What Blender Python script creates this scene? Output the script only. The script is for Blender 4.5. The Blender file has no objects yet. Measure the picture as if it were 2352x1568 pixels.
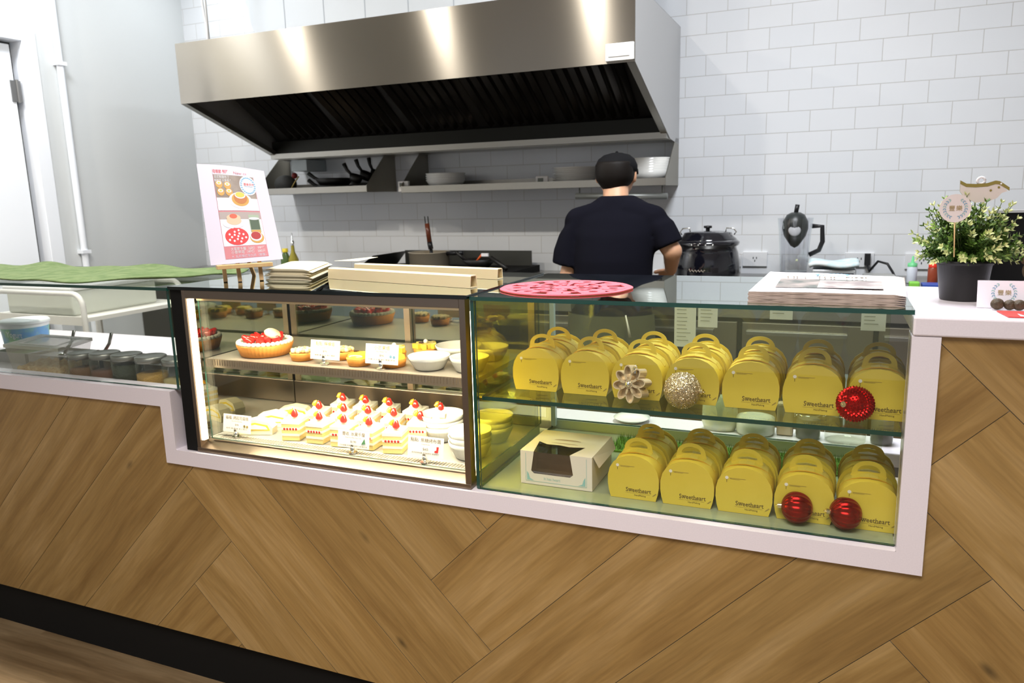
import bpy, math, random
from mathutils import Matrix, Vector, Euler
random.seed(7)
S = bpy.context.scene
COL = S.collection
PI = math.pi
# ---------------------------------------------------------------- camera
cd = bpy.data.cameras.new('camera'); cam = bpy.data.objects.new('camera', cd); COL.objects.link(cam)
cd.sensor_width = 36; cd.lens = 36 * 1738.0 / 2352; cd.clip_start = 0.05; cd.clip_end = 60
yaw, pit, rol = -0.40469, 0.19073, -0.0263897
fw = Vector((math.sin(yaw) * math.cos(pit), math.cos(yaw) * math.cos(pit), -math.sin(pit)))
rt = Vector((math.cos(yaw), -math.sin(yaw), 0)); up = rt.cross(fw)
r2 = rt * math.cos(rol) + up * math.sin(rol); u2 = -rt * math.sin(rol) + up * math.cos(rol)
M = Matrix((r2, u2, -fw)).transposed().to_4x4(); M.translation = Vector((-0.1687, -1.3938, 1.3096))
cam.matrix_world = M
cd.dof.use_dof = True; cd.dof.focus_distance = 1.62; cd.dof.aperture_fstop = 7.0
S.camera = cam
# ---------------------------------------------------------------- world, exposure
W = bpy.data.worlds.new('world'); S.world = W; W.use_nodes = True
bg = W.node_tree.nodes['Background']; bg.inputs[0].default_value = (0.95, 0.96, 1.0, 1); bg.inputs[1].default_value = 0.50
S.view_settings.view_transform = 'Standard'; S.view_settings.look = 'None'; S.view_settings.gamma = 1
S.view_settings.use_curve_mapping = False; S.view_settings.exposure = 0.0
S.cycles.max_bounces = 12; S.cycles.transparent_max_bounces = 24; S.cycles.glossy_bounces = 6
S.cycles.sample_clamp_indirect = 6.0; S.cycles.caustics_reflective = False; S.cycles.caustics_refractive = False
def light(name, kind, loc, energy, color, size=0.2, sy=None, rot=(0, 0, 0), shape=None, spread=None):
    l = bpy.data.lights.new(name, kind); l.energy = energy; l.color = color
    if kind == 'AREA':
        l.shape = shape or ('RECTANGLE' if sy else 'DISK'); l.size = size
        if sy: l.size_y = sy
        if spread: l.spread = spread
    o = bpy.data.objects.new(name, l); o.location = loc; o.rotation_euler = rot; COL.objects.link(o); return o
for i, x in enumerate((-3.86, -2.67, -1.60)):
    light('ceiling_downlight', 'AREA', (x, 0.3, 2.86), 22, (1, 0.93, 0.82), 0.09)
light('ceiling_fill', 'AREA', (-0.35, 0.80, 2.87), 76, (0.92, 0.955, 1.0), 0.6, 1.0)  # added fill light that brightens the tiled wall on the right
light('ceiling_fill', 'AREA', (-3.75, 2.3, 2.87), 5, (0.93, 0.97, 1.0), 0.3, 0.5)  # weak added fill for the left wall corner and exhaust duct
light('ceiling_fill', 'AREA', (-3.75, 1.15, 2.87), 20, (0.91, 0.95, 1.0), 0.25, 0.4)  # added fill to lift the door and left wall
light('ceiling_fill', 'AREA', (-0.55, -1.5, 2.87), 66, (1, 0.93, 0.87), 1.8, 1.2, spread=2.0)  # added fill for the counter front, spread kept off the back wall
# ---------------------------------------------------------------- materials
MATS = {}
def nodes(m):
    nt = m.node_tree; return nt, nt.nodes, nt.links
def mat(name, c=(0.8, 0.8, 0.8), r=0.5, met=0.0, em=None, es=0.0, tr=0.0, ior=1.45, spec=0.5, coat=0.0, bump=None, vary=None, aniso=None, sss=0.0, alpha=None):
    if name in MATS: return MATS[name]
    m = bpy.data.materials.new(name); m.use_nodes = True; nt, N, L = nodes(m); b = N['Principled BSDF']
    b.inputs['Base Color'].default_value = (*c, 1); b.inputs['Roughness'].default_value = r; b.inputs['Metallic'].default_value = met
    b.inputs['IOR'].default_value = ior; b.inputs['Transmission Weight'].default_value = tr; b.inputs['Specular IOR Level'].default_value = spec
    b.inputs['Coat Weight'].default_value = coat; b.inputs['Coat Roughness'].default_value = 0.08
    if em: b.inputs['Emission Color'].default_value = (*em, 1); b.inputs['Emission Strength'].default_value = es
    if sss: b.inputs['Subsurface Weight'].default_value = sss; b.inputs['Subsurface Radius'].default_value = (0.01, 0.005, 0.003)
    if alpha is not None: b.inputs['Alpha'].default_value = alpha
    if aniso is not None:
        b.inputs['Anisotropic'].default_value = aniso[0]; tg = N.new('ShaderNodeCombineXYZ'); tg.inputs[2].default_value = 1.0; tg.inputs[0].default_value = aniso[1]; L.new(tg.outputs[0], b.inputs['Tangent'])
    tc = N.new('ShaderNodeTexCoord')
    if vary:  # (scale, colour2, stretch xyz)
        mp = N.new('ShaderNodeMapping'); mp.inputs['Scale'].default_value = vary[2] if len(vary) > 2 else (1, 1, 1)
        n = N.new('ShaderNodeTexNoise'); n.inputs['Scale'].default_value = vary[0]; n.inputs['Detail'].default_value = 4
        rp = N.new('ShaderNodeValToRGB'); rp.color_ramp.elements[0].position = 0.38; rp.color_ramp.elements[1].position = 0.62
        rp.color_ramp.elements[0].color = (*c, 1); rp.color_ramp.elements[1].color = (*vary[1], 1)
        L.new(tc.outputs['Object'], mp.inputs[0]); L.new(mp.outputs[0], n.inputs['Vector']); L.new(n.outputs['Fac'], rp.inputs[0]); L.new(rp.outputs[0], b.inputs['Base Color'])
    if bump:  # (scale, strength, distance)
        n = N.new('ShaderNodeTexNoise'); n.inputs['Scale'].default_value = bump[0]; n.inputs['Detail'].default_value = 3
        bp = N.new('ShaderNodeBump'); bp.inputs['Strength'].default_value = bump[1]; bp.inputs['Distance'].default_value = bump[2]
        L.new(tc.outputs['Object'], n.inputs['Vector']); L.new(n.outputs['Fac'], bp.inputs['Height']); L.new(bp.outputs[0], b.inputs['Normal'])
    MATS[name] = m; return m
def pane_mat(name, tint, refl=1.0, base=0.0, rough=0.0):
    """flat clear pane: tinted see-through with a fresnel gloss"""
    if name in MATS: return MATS[name]
    m = bpy.data.materials.new(name); m.use_nodes = True; nt, N, L = nodes(m); N.remove(N['Principled BSDF']); out = N['Material Output']
    t = N.new('ShaderNodeBsdfTransparent'); t.inputs[0].default_value = (*tint, 1)
    g = N.new('ShaderNodeBsdfGlossy'); g.inputs['Roughness'].default_value = rough; g.inputs[0].default_value = (0.95, 1, 0.97, 1)
    f = N.new('ShaderNodeFresnel'); ge = N.new('ShaderNodeNewGeometry'); io = N.new('ShaderNodeMath'); io.operation = 'MULTIPLY_ADD'; io.inputs[1].default_value = 1 / 1.5 - 1.5; io.inputs[2].default_value = 1.5
    L.new(ge.outputs['Backfacing'], io.inputs[0]); L.new(io.outputs[0], f.inputs[0])
    ma = N.new('ShaderNodeMath'); ma.operation = 'MULTIPLY_ADD'; ma.inputs[1].default_value = refl; ma.inputs[2].default_value = base; ma.use_clamp = True
    mx = N.new('ShaderNodeMixShader'); L.new(f.outputs[0], ma.inputs[0]); L.new(ma.outputs[0], mx.inputs[0]); L.new(t.outputs[0], mx.inputs[1]); L.new(g.outputs[0], mx.inputs[2]); L.new(mx.outputs[0], out.inputs[0])
    MATS[name] = m; return m
def tile_mat():
    m = bpy.data.materials.new('white_wall_tile'); m.use_nodes = True; nt, N, L = nodes(m); b = N['Principled BSDF']
    tc = N.new('ShaderNodeTexCoord'); sp = N.new('ShaderNodeSeparateXYZ'); cb = N.new('ShaderNodeCombineXYZ')
    L.new(tc.outputs['Object'], sp.inputs[0])
    ax = N.new('ShaderNodeMath'); ax.operation = 'ADD'; ax.inputs[1].default_value = 0.01; az = N.new('ShaderNodeMath'); az.operation = 'ADD'; az.inputs[1].default_value = 0.022
    L.new(sp.outputs[0], ax.inputs[0]); L.new(sp.outputs[2], az.inputs[0]); L.new(ax.outputs[0], cb.inputs[0]); L.new(az.outputs[0], cb.inputs[1])
    br = N.new('ShaderNodeTexBrick'); br.inputs['Scale'].default_value = 1; br.inputs['Brick Width'].default_value = 0.2015; br.inputs['Row Height'].default_value = 0.1
    br.inputs['Mortar Size'].default_value = 0.0016; br.inputs['Mortar Smooth'].default_value = 0.3; br.offset = 0.5
    br.inputs['Color1'].default_value = (0.80, 0.815, 0.84, 1); br.inputs['Color2'].default_value = (0.78, 0.80, 0.83, 1); br.inputs['Mortar'].default_value = (0.58, 0.57, 0.55, 1)
    L.new(cb.outputs[0], br.inputs['Vector']); L.new(br.outputs['Color'], b.inputs['Base Color'])
    bp = N.new('ShaderNodeBump'); bp.inputs['Strength'].default_value = 0.6; bp.inputs['Distance'].default_value = 0.002; bp.invert = True
    L.new(br.outputs['Fac'], bp.inputs['Height']); L.new(bp.outputs[0], b.inputs['Normal']); b.inputs['Roughness'].default_value = 0.12
    return m
def plank_mat(name, dark, mid, light_, rough, knots=True, tint=True):
    m = bpy.data.materials.new(name); m.use_nodes = True; nt, N, L = nodes(m); b = N['Principled BSDF']
    uv = N.new('ShaderNodeUVMap'); mp = N.new('ShaderNodeMapping'); mp.inputs['Scale'].default_value = (1.1, 13, 1); L.new(uv.outputs[0], mp.inputs[0])
    w = N.new('ShaderNodeTexNoise'); w.inputs['Scale'].default_value = 2.2; w.inputs['Detail'].default_value = 2; L.new(uv.outputs[0], w.inputs['Vector'])
    wm = N.new('ShaderNodeVectorMath'); wm.operation = 'SCALE'; wm.inputs[3].default_value = 0.75
    L.new(w.outputs['Color'], wm.inputs[0]); ad = N.new('ShaderNodeVectorMath'); ad.operation = 'ADD'; L.new(mp.outputs[0], ad.inputs[0]); L.new(wm.outputs[0], ad.inputs[1])
    n1 = N.new('ShaderNodeTexNoise'); n1.inputs['Scale'].default_value = 1.3; n1.inputs['Detail'].default_value = 6; n1.inputs['Roughness'].default_value = 0.6; L.new(ad.outputs[0], n1.inputs['Vector'])
    rp = N.new('ShaderNodeValToRGB'); e = rp.color_ramp.elements; e[0].position = 0.28; e[0].color = (*dark, 1); e[1].position = 0.72; e[1].color = (*light_, 1); k = e.new(0.5); k.color = (*mid, 1)
    L.new(n1.outputs['Fac'], rp.inputs[0])
    mp2 = N.new('ShaderNodeMapping'); mp2.inputs['Scale'].default_value = (7, 150, 1); L.new(uv.outputs[0], mp2.inputs[0])
    n2 = N.new('ShaderNodeTexNoise'); n2.inputs['Scale'].default_value = 1.0; n2.inputs['Detail'].default_value = 3; L.new(mp2.outputs[0], n2.inputs['Vector'])
    r2_ = N.new('ShaderNodeMapRange'); r2_.inputs[1].default_value = 0.3; r2_.inputs[2].default_value = 0.7; r2_.inputs[3].default_value = 0.86; r2_.inputs[4].default_value = 1.08; L.new(n2.outputs['Fac'], r2_.inputs[0])
    mx = N.new('ShaderNodeMix'); mx.data_type = 'RGBA'; mx.blend_type = 'MULTIPLY'; mx.inputs[0].default_value = 1; L.new(rp.outputs[0], mx.inputs[6]); L.new(r2_.outputs[0], mx.inputs[7])
    cur = mx.outputs[2]
    if knots:
        mp3 = N.new('ShaderNodeMapping'); mp3.inputs['Scale'].default_value = (1.0, 2.3, 1); L.new(uv.outputs[0], mp3.inputs[0])
        vo = N.new('ShaderNodeTexVoronoi'); vo.inputs['Scale'].default_value = 3.1; L.new(mp3.outputs[0], vo.inputs['Vector'])
        wn = N.new('ShaderNodeTexNoise'); wn.inputs['Scale'].default_value = 30; L.new(uv.outputs[0], wn.inputs['Vector'])
        a1 = N.new('ShaderNodeMath'); a1.operation = 'MULTIPLY_ADD'; a1.inputs[1].default_value = 0.05; L.new(wn.outputs['Fac'], a1.inputs[0]); L.new(vo.outputs['Distance'], a1.inputs[2])
        kr = N.new('ShaderNodeMapRange'); kr.inputs[1].default_value = 0.035; kr.inputs[2].default_value = 0.105; kr.inputs[3].default_value = 0.38; kr.inputs[4].default_value = 1; L.new(a1.outputs[0], kr.inputs[0])
        m3 = N.new('ShaderNodeMix'); m3.data_type = 'RGBA'; m3.blend_type = 'MULTIPLY'; m3.inputs[0].default_value = 1; L.new(cur, m3.inputs[6]); L.new(kr.outputs[0], m3.inputs[7]); cur = m3.outputs[2]
    at = N.new('ShaderNodeAttribute'); at.attribute_name = 'tint'
    m4 = N.new('ShaderNodeMix'); m4.data_type = 'RGBA'; m4.blend_type = 'MULTIPLY'; m4.inputs[0].default_value = 1; L.new(cur, m4.inputs[6]); L.new(at.outputs['Color'], m4.inputs[7]); cur = m4.outputs[2]
    L.new(cur, b.inputs['Base Color']); b.inputs['Roughness'].default_value = rough
    bp = N.new('ShaderNodeBump'); bp.inputs['Strength'].default_value = 0.15; bp.inputs['Distance'].default_value = 0.001; L.new(n2.outputs['Fac'], bp.inputs['Height']); L.new(bp.outputs[0], b.inputs['Normal'])
    return m
def glitter_mat(name, c, scale):
    m = bpy.data.materials.new(name); m.use_nodes = True; nt, N, L = nodes(m); b = N['Principled BSDF']
    tc = N.new('ShaderNodeTexCoord'); vo = N.new('ShaderNodeTexVoronoi'); vo.inputs['Scale'].default_value = scale; L.new(tc.outputs['Object'], vo.inputs['Vector'])
    ge = N.new('ShaderNodeNewGeometry'); sc = N.new('ShaderNodeVectorMath'); sc.operation = 'SUBTRACT'; sc.inputs[1].default_value = (0.5, 0.5, 0.5); L.new(vo.outputs['Color'], sc.inputs[0])
    s2 = N.new('ShaderNodeVectorMath'); s2.operation = 'SCALE'; s2.inputs[3].default_value = 1.6; L.new(sc.outputs[0], s2.inputs[0])
    ad = N.new('ShaderNodeVectorMath'); ad.operation = 'ADD'; L.new(ge.outputs['Normal'], ad.inputs[0]); L.new(s2.outputs[0], ad.inputs[1])
    no = N.new('ShaderNodeVectorMath'); no.operation = 'NORMALIZE'; L.new(ad.outputs[0], no.inputs[0]); L.new(no.outputs[0], b.inputs['Normal'])
    b.inputs['Base Color'].default_value = (*c, 1); b.inputs['Metallic'].default_value = 0.7; b.inputs['Roughness'].default_value = 0.3; return m
WHITE_STONE = mat('white_quartz', (0.76, 0.71, 0.775), 0.22, bump=None, vary=(400, (0.735, 0.685, 0.75)))
STEEL = mat('stainless_steel', (0.42, 0.405, 0.37), 0.34, 1.0)
CHROME = mat('chrome', (0.85, 0.84, 0.82), 0.12, 1.0)
HOODM = mat('brushed_hood_steel', (0.34, 0.315, 0.275), 0.22, 1.0, aniso=(0.96, 0.0))
BLACK = mat('black_plastic', (0.012, 0.012, 0.014), 0.35)
MATTEBLACK = mat('matt_black', (0.006, 0.006, 0.006), 0.75, spec=0.2)
BRONZE = mat('bronze_steel_frame', (0.25, 0.20, 0.16), 0.3, 1.0)
GLASS = pane_mat('clear_pane', (0.975, 0.99, 0.98), .6)
GREENGLASS = pane_mat('green_pane', (0.90, 0.955, 0.87), 1.6, 0.0)
REARGLASS = pane_mat('rear_sliding_pane', (0.60, 0.68, 0.44), 2.0, 0.22)
YELLOWGLASS = pane_mat('yellow_green_pane', (0.93, 0.90, 0.50), 1.0, 0.0)
SIDEMIRROR = pane_mat('reflective_side_pane', (0.2, 0.2, 0.12), 1.0, 0.50)
GLASSEDGE = mat('glass_edge', (0.004, 0.05, 0.036), 0.08, spec=0.8)
DARKTOP = pane_mat('dark_glass_top', (0.10, 0.12, 0.11), 2.2, 0.03)
SHELFGLASS = pane_mat('shelf_pane', (0.90, 0.95, 0.88), 1.1)
YBOX = mat('yellow_card', (0.66, 0.49, 0.045), 0.42, vary=(6, (0.70, 0.53, 0.065)))
YFOLD = mat('orange_fold', (0.62, 0.33, 0.02), 0.5)
INK = mat('brown_ink', (0.12, 0.075, 0.02), 0.6)
PALEINK = mat('pale_ink', (0.80, 0.74, 0.62), 0.6)
GREYINK = mat('faint_ink', (0.34, 0.24, 0.06), 0.6)
WPAPER = mat('white_paper', (0.84, 0.82, 0.84), 0.6)
RED = mat('red_print', (0.62, 0.03, 0.03), 0.5)
BLUEINK = mat('blue_leaf_print', (0.18, 0.36, 0.50), 0.5)
# ---------------------------------------------------------------- mesh builder
class B:
    def __init__(s): s.v = []; s.f = []; s.fm = []; s.sm = []; s.ms = []; s.T = Matrix.Identity(4); s.uv = {}; s.tint = {}
    def mi(s, m):
        if m not in s.ms: s.ms.append(m)
        return s.ms.index(m)
    def add(s, vs, fs, m, smooth=False):
        k = len(s.v); s.v += [tuple(s.T @ Vector(p)) for p in vs]; i = s.mi(m)
        for f in fs: s.f.append(tuple(k + a for a in f)); s.fm.append(i); s.sm.append(smooth)
        return s
    def box(s, x0, x1, y0, y1, z0, z1, m, em=None):
        vs = [(x, y, z) for z in (z0, z1) for y in (y0, y1) for x in (x0, x1)]
        fs = [(0, 2, 3, 1), (4, 5, 7, 6), (0, 1, 5, 4), (2, 6, 7, 3), (0, 4, 6, 2), (1, 3, 7, 5)]
        if em is None: return s.add(vs, fs, m)
        d = (x1 - x0, y1 - y0, z1 - z0); a = d.index(min(d))
        big = {2: (0, 1), 1: (2, 3), 0: (4, 5)}[a]
        s.add(vs, [fs[i] for i in big], m); return s.add(vs, [fs[i] for i in range(6) if i not in big], em)
    def cbox(s, c, d, m, rz=0):
        T = s.T; s.T = T @ Matrix.Translation(c) @ Matrix.Rotation(rz, 4, 'Z'); s.box(-d[0] / 2, d[0] / 2, -d[1] / 2, d[1] / 2, -d[2] / 2, d[2] / 2, m); s.T = T; return s
    def lathe(s, prof, m, c=(0, 0, 0), seg=32, smooth=True, wob=None):
        vs = []; fs = []; n = len(prof)
        for j in range(seg):
            a = 2 * PI * j / seg; w = wob(a) if wob else 1
            for r, z in prof: vs.append((c[0] + r * w * math.cos(a), c[1] + r * w * math.sin(a), c[2] + z))
        for j in range(seg):
            k = (j + 1) % seg
            for i in range(n - 1): fs.append((j * n + i, k * n + i, k * n + i + 1, j * n + i + 1))
        return s.add(vs, fs, m, smooth)
    def cyl(s, c, r, h, m, seg=24, r2=None, smooth=True):
        r2 = r if r2 is None else r2
        s.lathe([(0, 0), (r, 0)], m, c, seg, False); s.lathe([(r, 0), (r2, h)], m, c, seg, smooth); return s.lathe([(r2, h), (0, h)], m, c, seg, False)
    def sph(s, c, r, m, seg=20, rings=12, sq=(1, 1, 1)):
        vs = [(c[0], c[1], c[2] - r * sq[2])]; fs = []
        for i in range(1, rings):
            t = PI * i / rings
            for j in range(seg):
                a = 2 * PI * j / seg; vs.append((c[0] + r * sq[0] * math.sin(t) * math.cos(a), c[1] + r * sq[1] * math.sin(t) * math.sin(a), c[2] - r * sq[2] * math.cos(t)))
        vs.append((c[0], c[1], c[2] + r * sq[2])); e = len(vs) - 1
        for j in range(seg):
            k = (j + 1) % seg; fs.append((0, 1 + k, 1 + j))
            for i in range(rings - 2): fs.append((1 + i * seg + j, 1 + i * seg + k, 1 + (i + 1) * seg + k, 1 + (i + 1) * seg + j))
            fs.append((e, 1 + (rings - 2) * seg + j, 1 + (rings - 2) * seg + k))
        return s.add(vs, fs, m, True)
    def rings(s, secs, m, seg=16, smooth=True, cap=True):
        """secs: (centre, u-vector, v-vector)"""
        vs = []; fs = []
        for c, u, w in secs:
            c, u, w = Vector(c), Vector(u), Vector(w)
            for j in range(seg): a = 2 * PI * j / seg; vs.append(tuple(c + u * math.cos(a) + w * math.sin(a)))
        for i in range(len(secs) - 1):
            for j in range(seg): k = (j + 1) % seg; fs.append((i * seg + j, i * seg + k, (i + 1) * seg + k, (i + 1) * seg + j))
        if cap: fs.append(tuple(reversed(range(seg)))); fs.append(tuple(range((len(secs) - 1) * seg, len(secs) * seg)))
        return s.add(vs, fs, m, smooth)
    def tube(s, pts, r, m, seg=8, rr=None):
        pts = [Vector(p) for p in pts]; secs = []; u = None
        for i, p in enumerate(pts):
            d = (pts[min(i + 1, len(pts) - 1)] - pts[max(i - 1, 0)]).normalized()
            if u is None: u = d.orthogonal().normalized()
            u = (u - d * u.dot(d)).normalized(); w = d.cross(u); q = rr[i] if rr else r
            secs.append((p, u * q, w * q))
        return s.rings(secs, m, seg)
    def capsule(s, p, r, q, r2, m, seg=14, flat=1.0, fdir=None):
        p, q = Vector(p), Vector(q); d = (q - p); L_ = d.length; d.normalize(); u = (fdir - d * fdir.dot(d)).normalized() if fdir else d.orthogonal().normalized(); w = d.cross(u); secs = []
        for i in range(5): t = PI / 2 * (i + 0.15) / 5; secs.append((p - d * r * math.cos(t), u * r * math.sin(t), w * r * flat * math.sin(t)))
        for i in range(4, -1, -1): t = PI / 2 * (i + 0.15) / 5; secs.append((q + d * r2 * math.cos(t), u * r2 * math.sin(t), w * r2 * flat * math.sin(t)))
        return s.rings(secs, m, seg)
    def prism(s, poly, y0, y1, m, em=None, smooth=False):
        """poly in x-z, extruded along y"""
        n = len(poly); vs = [(x, y0, z) for x, z in poly] + [(x, y1, z) for x, z in poly]
        s.add(vs, [tuple(range(n)), tuple(reversed(range(n, 2 * n)))], m)
        return s.add(vs, [(i, i + n, (i + 1) % n + n, (i + 1) % n) for i in range(n)], em or m, smooth)
    def text(s, body, size, m, T, w=None, depth=0.0, align='LEFT', bold=0.0):
        c = bpy.data.curves.new('t', 'FONT'); c.body = body; c.size = size; c.align_x = align; c.offset = bold; c.resolution_u = 2
        o = bpy.data.objects.new('t', c); COL.objects.link(o); dg = bpy.context.evaluated_depsgraph_get(); me = bpy.data.meshes.new_from_object(o.evaluated_get(dg))
        vs = [v.co.copy() for v in me.vertices]; fs = [tuple(p.vertices) for p in me.polygons]
        if vs and w:
            x0 = min(v.x for v in vs); x1 = max(v.x for v in vs); k = w / max(x1 - x0, 1e-6); off = x0 if align == 'LEFT' else 0
            vs = [Vector(((v.x - off) * k, v.y, 0)) for v in vs]
        if vs: s.add([T @ v for v in vs], fs, m)
        bpy.data.objects.remove(o); bpy.data.curves.remove(c); bpy.data.meshes.remove(me); return s
    def obj(s, name, parent=None, bevel=0.0, bseg=2, origin=None, auto=False):
        me = bpy.data.meshes.new(name); off = Vector((0, 0, 0))
        if origin is not None: off = Vector(origin)
        elif parent is not None: q = parent
        if origin is None and parent is not None:
            q = parent
            while q is not None: off = off + q.location; q = q.parent
        me.from_pydata([tuple(Vector(p) - off) for p in s.v], [], s.f)
        for m in s.ms: me.materials.append(m)
        me.polygons.foreach_set('material_index', s.fm); me.polygons.foreach_set('use_smooth', s.sm)
        if s.uv:
            nl = len(me.loops); ua = [0.0] * (2 * nl); cc = [1.0] * (4 * nl)
            for p in me.polygons:
                U_ = s.uv.get(p.index); t = s.tint.get(p.index, (1, 1, 1))
                for k, li in enumerate(p.loop_indices):
                    if U_: ua[2 * li] = U_[k][0]; ua[2 * li + 1] = U_[k][1]
                    cc[4 * li:4 * li + 3] = t
            me.uv_layers.new(name='UVMap'); me.uv_layers['UVMap'].data.foreach_set('uv', ua)
            me.color_attributes.new('tint', 'FLOAT_COLOR', 'CORNER'); me.color_attributes['tint'].data.foreach_set('color', cc)
        me.validate(); me.update()
        o = bpy.data.objects.new(name, me); COL.objects.link(o)
        if parent is not None: o.parent = parent
        elif origin is not None: o.location = origin
        if bevel:
            b = o.modifiers.new('bevel', 'BEVEL'); b.width = bevel; b.segments = bseg; b.limit_method = 'ANGLE'; b.angle_limit = 0.7
        return o
def tag(o, label, cat, group=None, kind=None):
    if label: o['label'] = label
    if cat: o['category'] = cat
    if group: o['group'] = group
    if kind: o['kind'] = kind
    return o
def thing(name, loc, label, cat, group=None, rz=0.0):
    o = bpy.data.objects.new(name, None); o.empty_display_size = 0.02; o.location = loc; COL.objects.link(o); return tag(o, label, cat, group)
def struct(o): o['kind'] = 'structure'; return o
def copy_tree(o, loc=None, rz=None, label=None, group=None, parent=None):
    c = o.copy(); COL.objects.link(c); c.parent = parent
    if loc is not None: c.location = loc
    if rz is not None: c.rotation_euler = (0, 0, rz)
    if label: c['label'] = label
    if group: c['group'] = group
    for ch in list(o.children): copy_tree(ch, parent=c)
    return c
def FACE(x, y, z, rx=PI / 2):
    """maps text x-y onto a plane facing the shop side (-y)"""
    return Matrix.Translation((x, y, z)) @ Matrix.Rotation(rx, 4, 'X')
def circ(cx, cz, r, n=24, a0=0.0, a1=2 * PI, rz=None):
    return [(cx + r * math.cos(a0 + (a1 - a0) * i / n), cz + (rz or r) * math.sin(a0 + (a1 - a0) * i / n)) for i in range(n)]
def merge_remesh(b, name, parent, voxel, m, smooth_it=6, clean=True):
    o = b.obj(name + '_tmp'); r = o.modifiers.new('r', 'REMESH'); r.mode = 'VOXEL'; r.voxel_size = voxel; r.use_smooth_shade = True
    sm = o.modifiers.new('s', 'SMOOTH'); sm.iterations = smooth_it; sm.factor = 0.5
    dg = bpy.context.evaluated_depsgraph_get(); me = bpy.data.meshes.new_from_object(o.evaluated_get(dg)); old = o.data; bpy.data.objects.remove(o); bpy.data.meshes.remove(old)
    me.name = name; me.materials.clear(); me.materials.append(m)
    off = parent.location if parent is not None else Vector((0, 0, 0))
    me.transform(Matrix.Translation(-off)); n = bpy.data.objects.new(name, me); COL.objects.link(n); n.parent = parent
    me.polygons.foreach_set('use_smooth', [True] * len(me.polygons)); return n
# ================================================================ SETTING
XL, YW, ZC = -4.25, 2.70, 2.90
def plank_surface(b, m, rects, clip_to, place, w):
    """rects: (p0,p1,q0,q1,along) planks; clip_to: list of x-z rectangles; place maps (x,z)->xyz"""
    def clip(poly, ax, val, keep_gt):
        out = []
        for i in range(len(poly)):
            a, c = poly[i], poly[(i + 1) % len(poly)]
            ia = (a[ax] >= val) == keep_gt; ic = (c[ax] >= val) == keep_gt
            if ia: out.append(a)
            if ia != ic:
                t = (val - a[ax]) / (c[ax] - a[ax]); out.append(tuple(a[k] + (c[k] - a[k]) * t for k in range(len(a))))
        return out
    for (p0, p1, q0, q1, al) in rects:
        g = 0.0006; off = (random.uniform(0, 40), random.uniform(0, 40)); t = random.uniform(0.90, 1.08); tw = random.uniform(-0.015, 0.015)
        for (x0, x1, z0, z1) in clip_to:
            poly = []
            for (p, q) in ((p0 + g, q0 + g), (p1 - g, q0 + g), (p1 - g, q1 - g), (p0 + g, q1 - g)):
                x = (p + q) / 2 ** .5; z = (p - q) / 2 ** .5; u, v_ = (p, q) if al == 'p' else (q, p)
                poly.append((x, z, u + off[0], v_ + off[1]))
            for ax, val, gt in ((0, x0, True), (0, x1, False), (1, z0, True), (1, z1, False)):
                if len(poly) > 2: poly = clip(poly, ax, val, gt)
            if len(poly) > 2:
                k = len(b.f); b.add([place(a[0], a[1]) for a in poly], [tuple(reversed(range(len(poly))))], m)
                b.uv[k] = [(a[2], a[3]) for a in reversed(poly)]; b.tint[k] = (t + tw, t, t - tw)
# floor
FLOORM = plank_mat('floor_planks', (0.12, 0.075, 0.035), (0.20, 0.135, 0.07), (0.29, 0.21, 0.12), 0.38, knots=False)
b = B(); rr = []
for i in range(-26, 30):
    for j in range(-5, 8):
        rr.append((j * 1.2 + (i % 3) * 0.4, j * 1.2 + 1.2 + (i % 3) * 0.4, i * 0.18, i * 0.18 + 0.18, 'p'))
FA = 0.32
def fplace(x, z):
    return (x, z, 0.0)
for (p0, p1, q0, q1, al) in rr:  # planks running nearly along the counter
    off = (random.uniform(0, 40), random.uniform(0, 40)); t = random.uniform(0.85, 1.1)
    x0, x1, y0, y1 = max(p0, XL), min(p1, 3.2), max(q0, -4.2), min(q1, YW)
    if x1 <= x0 or y1 <= y0: continue
    k = len(b.f); b.add([(x0, y0, 0), (x1, y0, 0), (x1, y1, 0), (x0, y1, 0)], [(0, 1, 2, 3)], FLOORM)
    b.uv[k] = [(x0 + off[0], y0 + off[1]), (x1 + off[0], y0 + off[1]), (x1 + off[0], y1 + off[1]), (x0 + off[0], y1 + off[1])]; b.tint[k] = (t, t, t)
b.box(XL, 3.2, -4.2, YW, -0.1, -0.004, mat('subfloor', (0.2, 0.18, 0.16)))
struct(b.obj('floor'))
b = B(); b.box(XL - 0.1, 3.3, YW, YW + 0.12, 0, ZC, tile_mat()); struct(b.obj('wall_back'))
WALLP = mat('painted_wall', (0.66, 0.68, 0.68), 0.55, bump=(60, 0.05, 0.002))
DOORP = mat('white_door_paint', (0.90, 0.93, 0.98), 0.35)
b = B()  # left wall with a door opening y 0.55..1.50
b.box(XL - 0.12, XL, 1.62, YW, 0, ZC, WALLP); b.box(XL - 0.12, XL, -4.2, 0.60, 0, ZC, WALLP); b.box(XL - 0.12, XL, 0.60, 1.62, 2.20, ZC, WALLP)
struct(b.obj('wall_left'))
b = B(); b.box(3.2, 3.3, -4.2, YW, 0, ZC, WALLP); struct(b.obj('wall_right'))
b = B(); b.box(XL - 0.1, 3.3, -4.2, YW + 0.1, ZC, ZC + 0.1, mat('ceiling_paint', (0.80, 0.80, 0.79), 0.7)); struct(b.obj('ceiling'))
d = thing('door_1', (XL, 1.1, 0), None, None); struct(d)
b = B(); b.box(XL - 0.10, XL + 0.015, 1.54, 1.62, 0, 2.26, DOORP); b.box(XL - 0.10, XL + 0.015, 0.54, 0.60, 0, 2.26, DOORP); b.box(XL - 0.10, XL + 0.015, 0.60, 1.54, 2.19, 2.26, DOORP)
b.obj('door_frame', d, 0.003)
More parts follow.
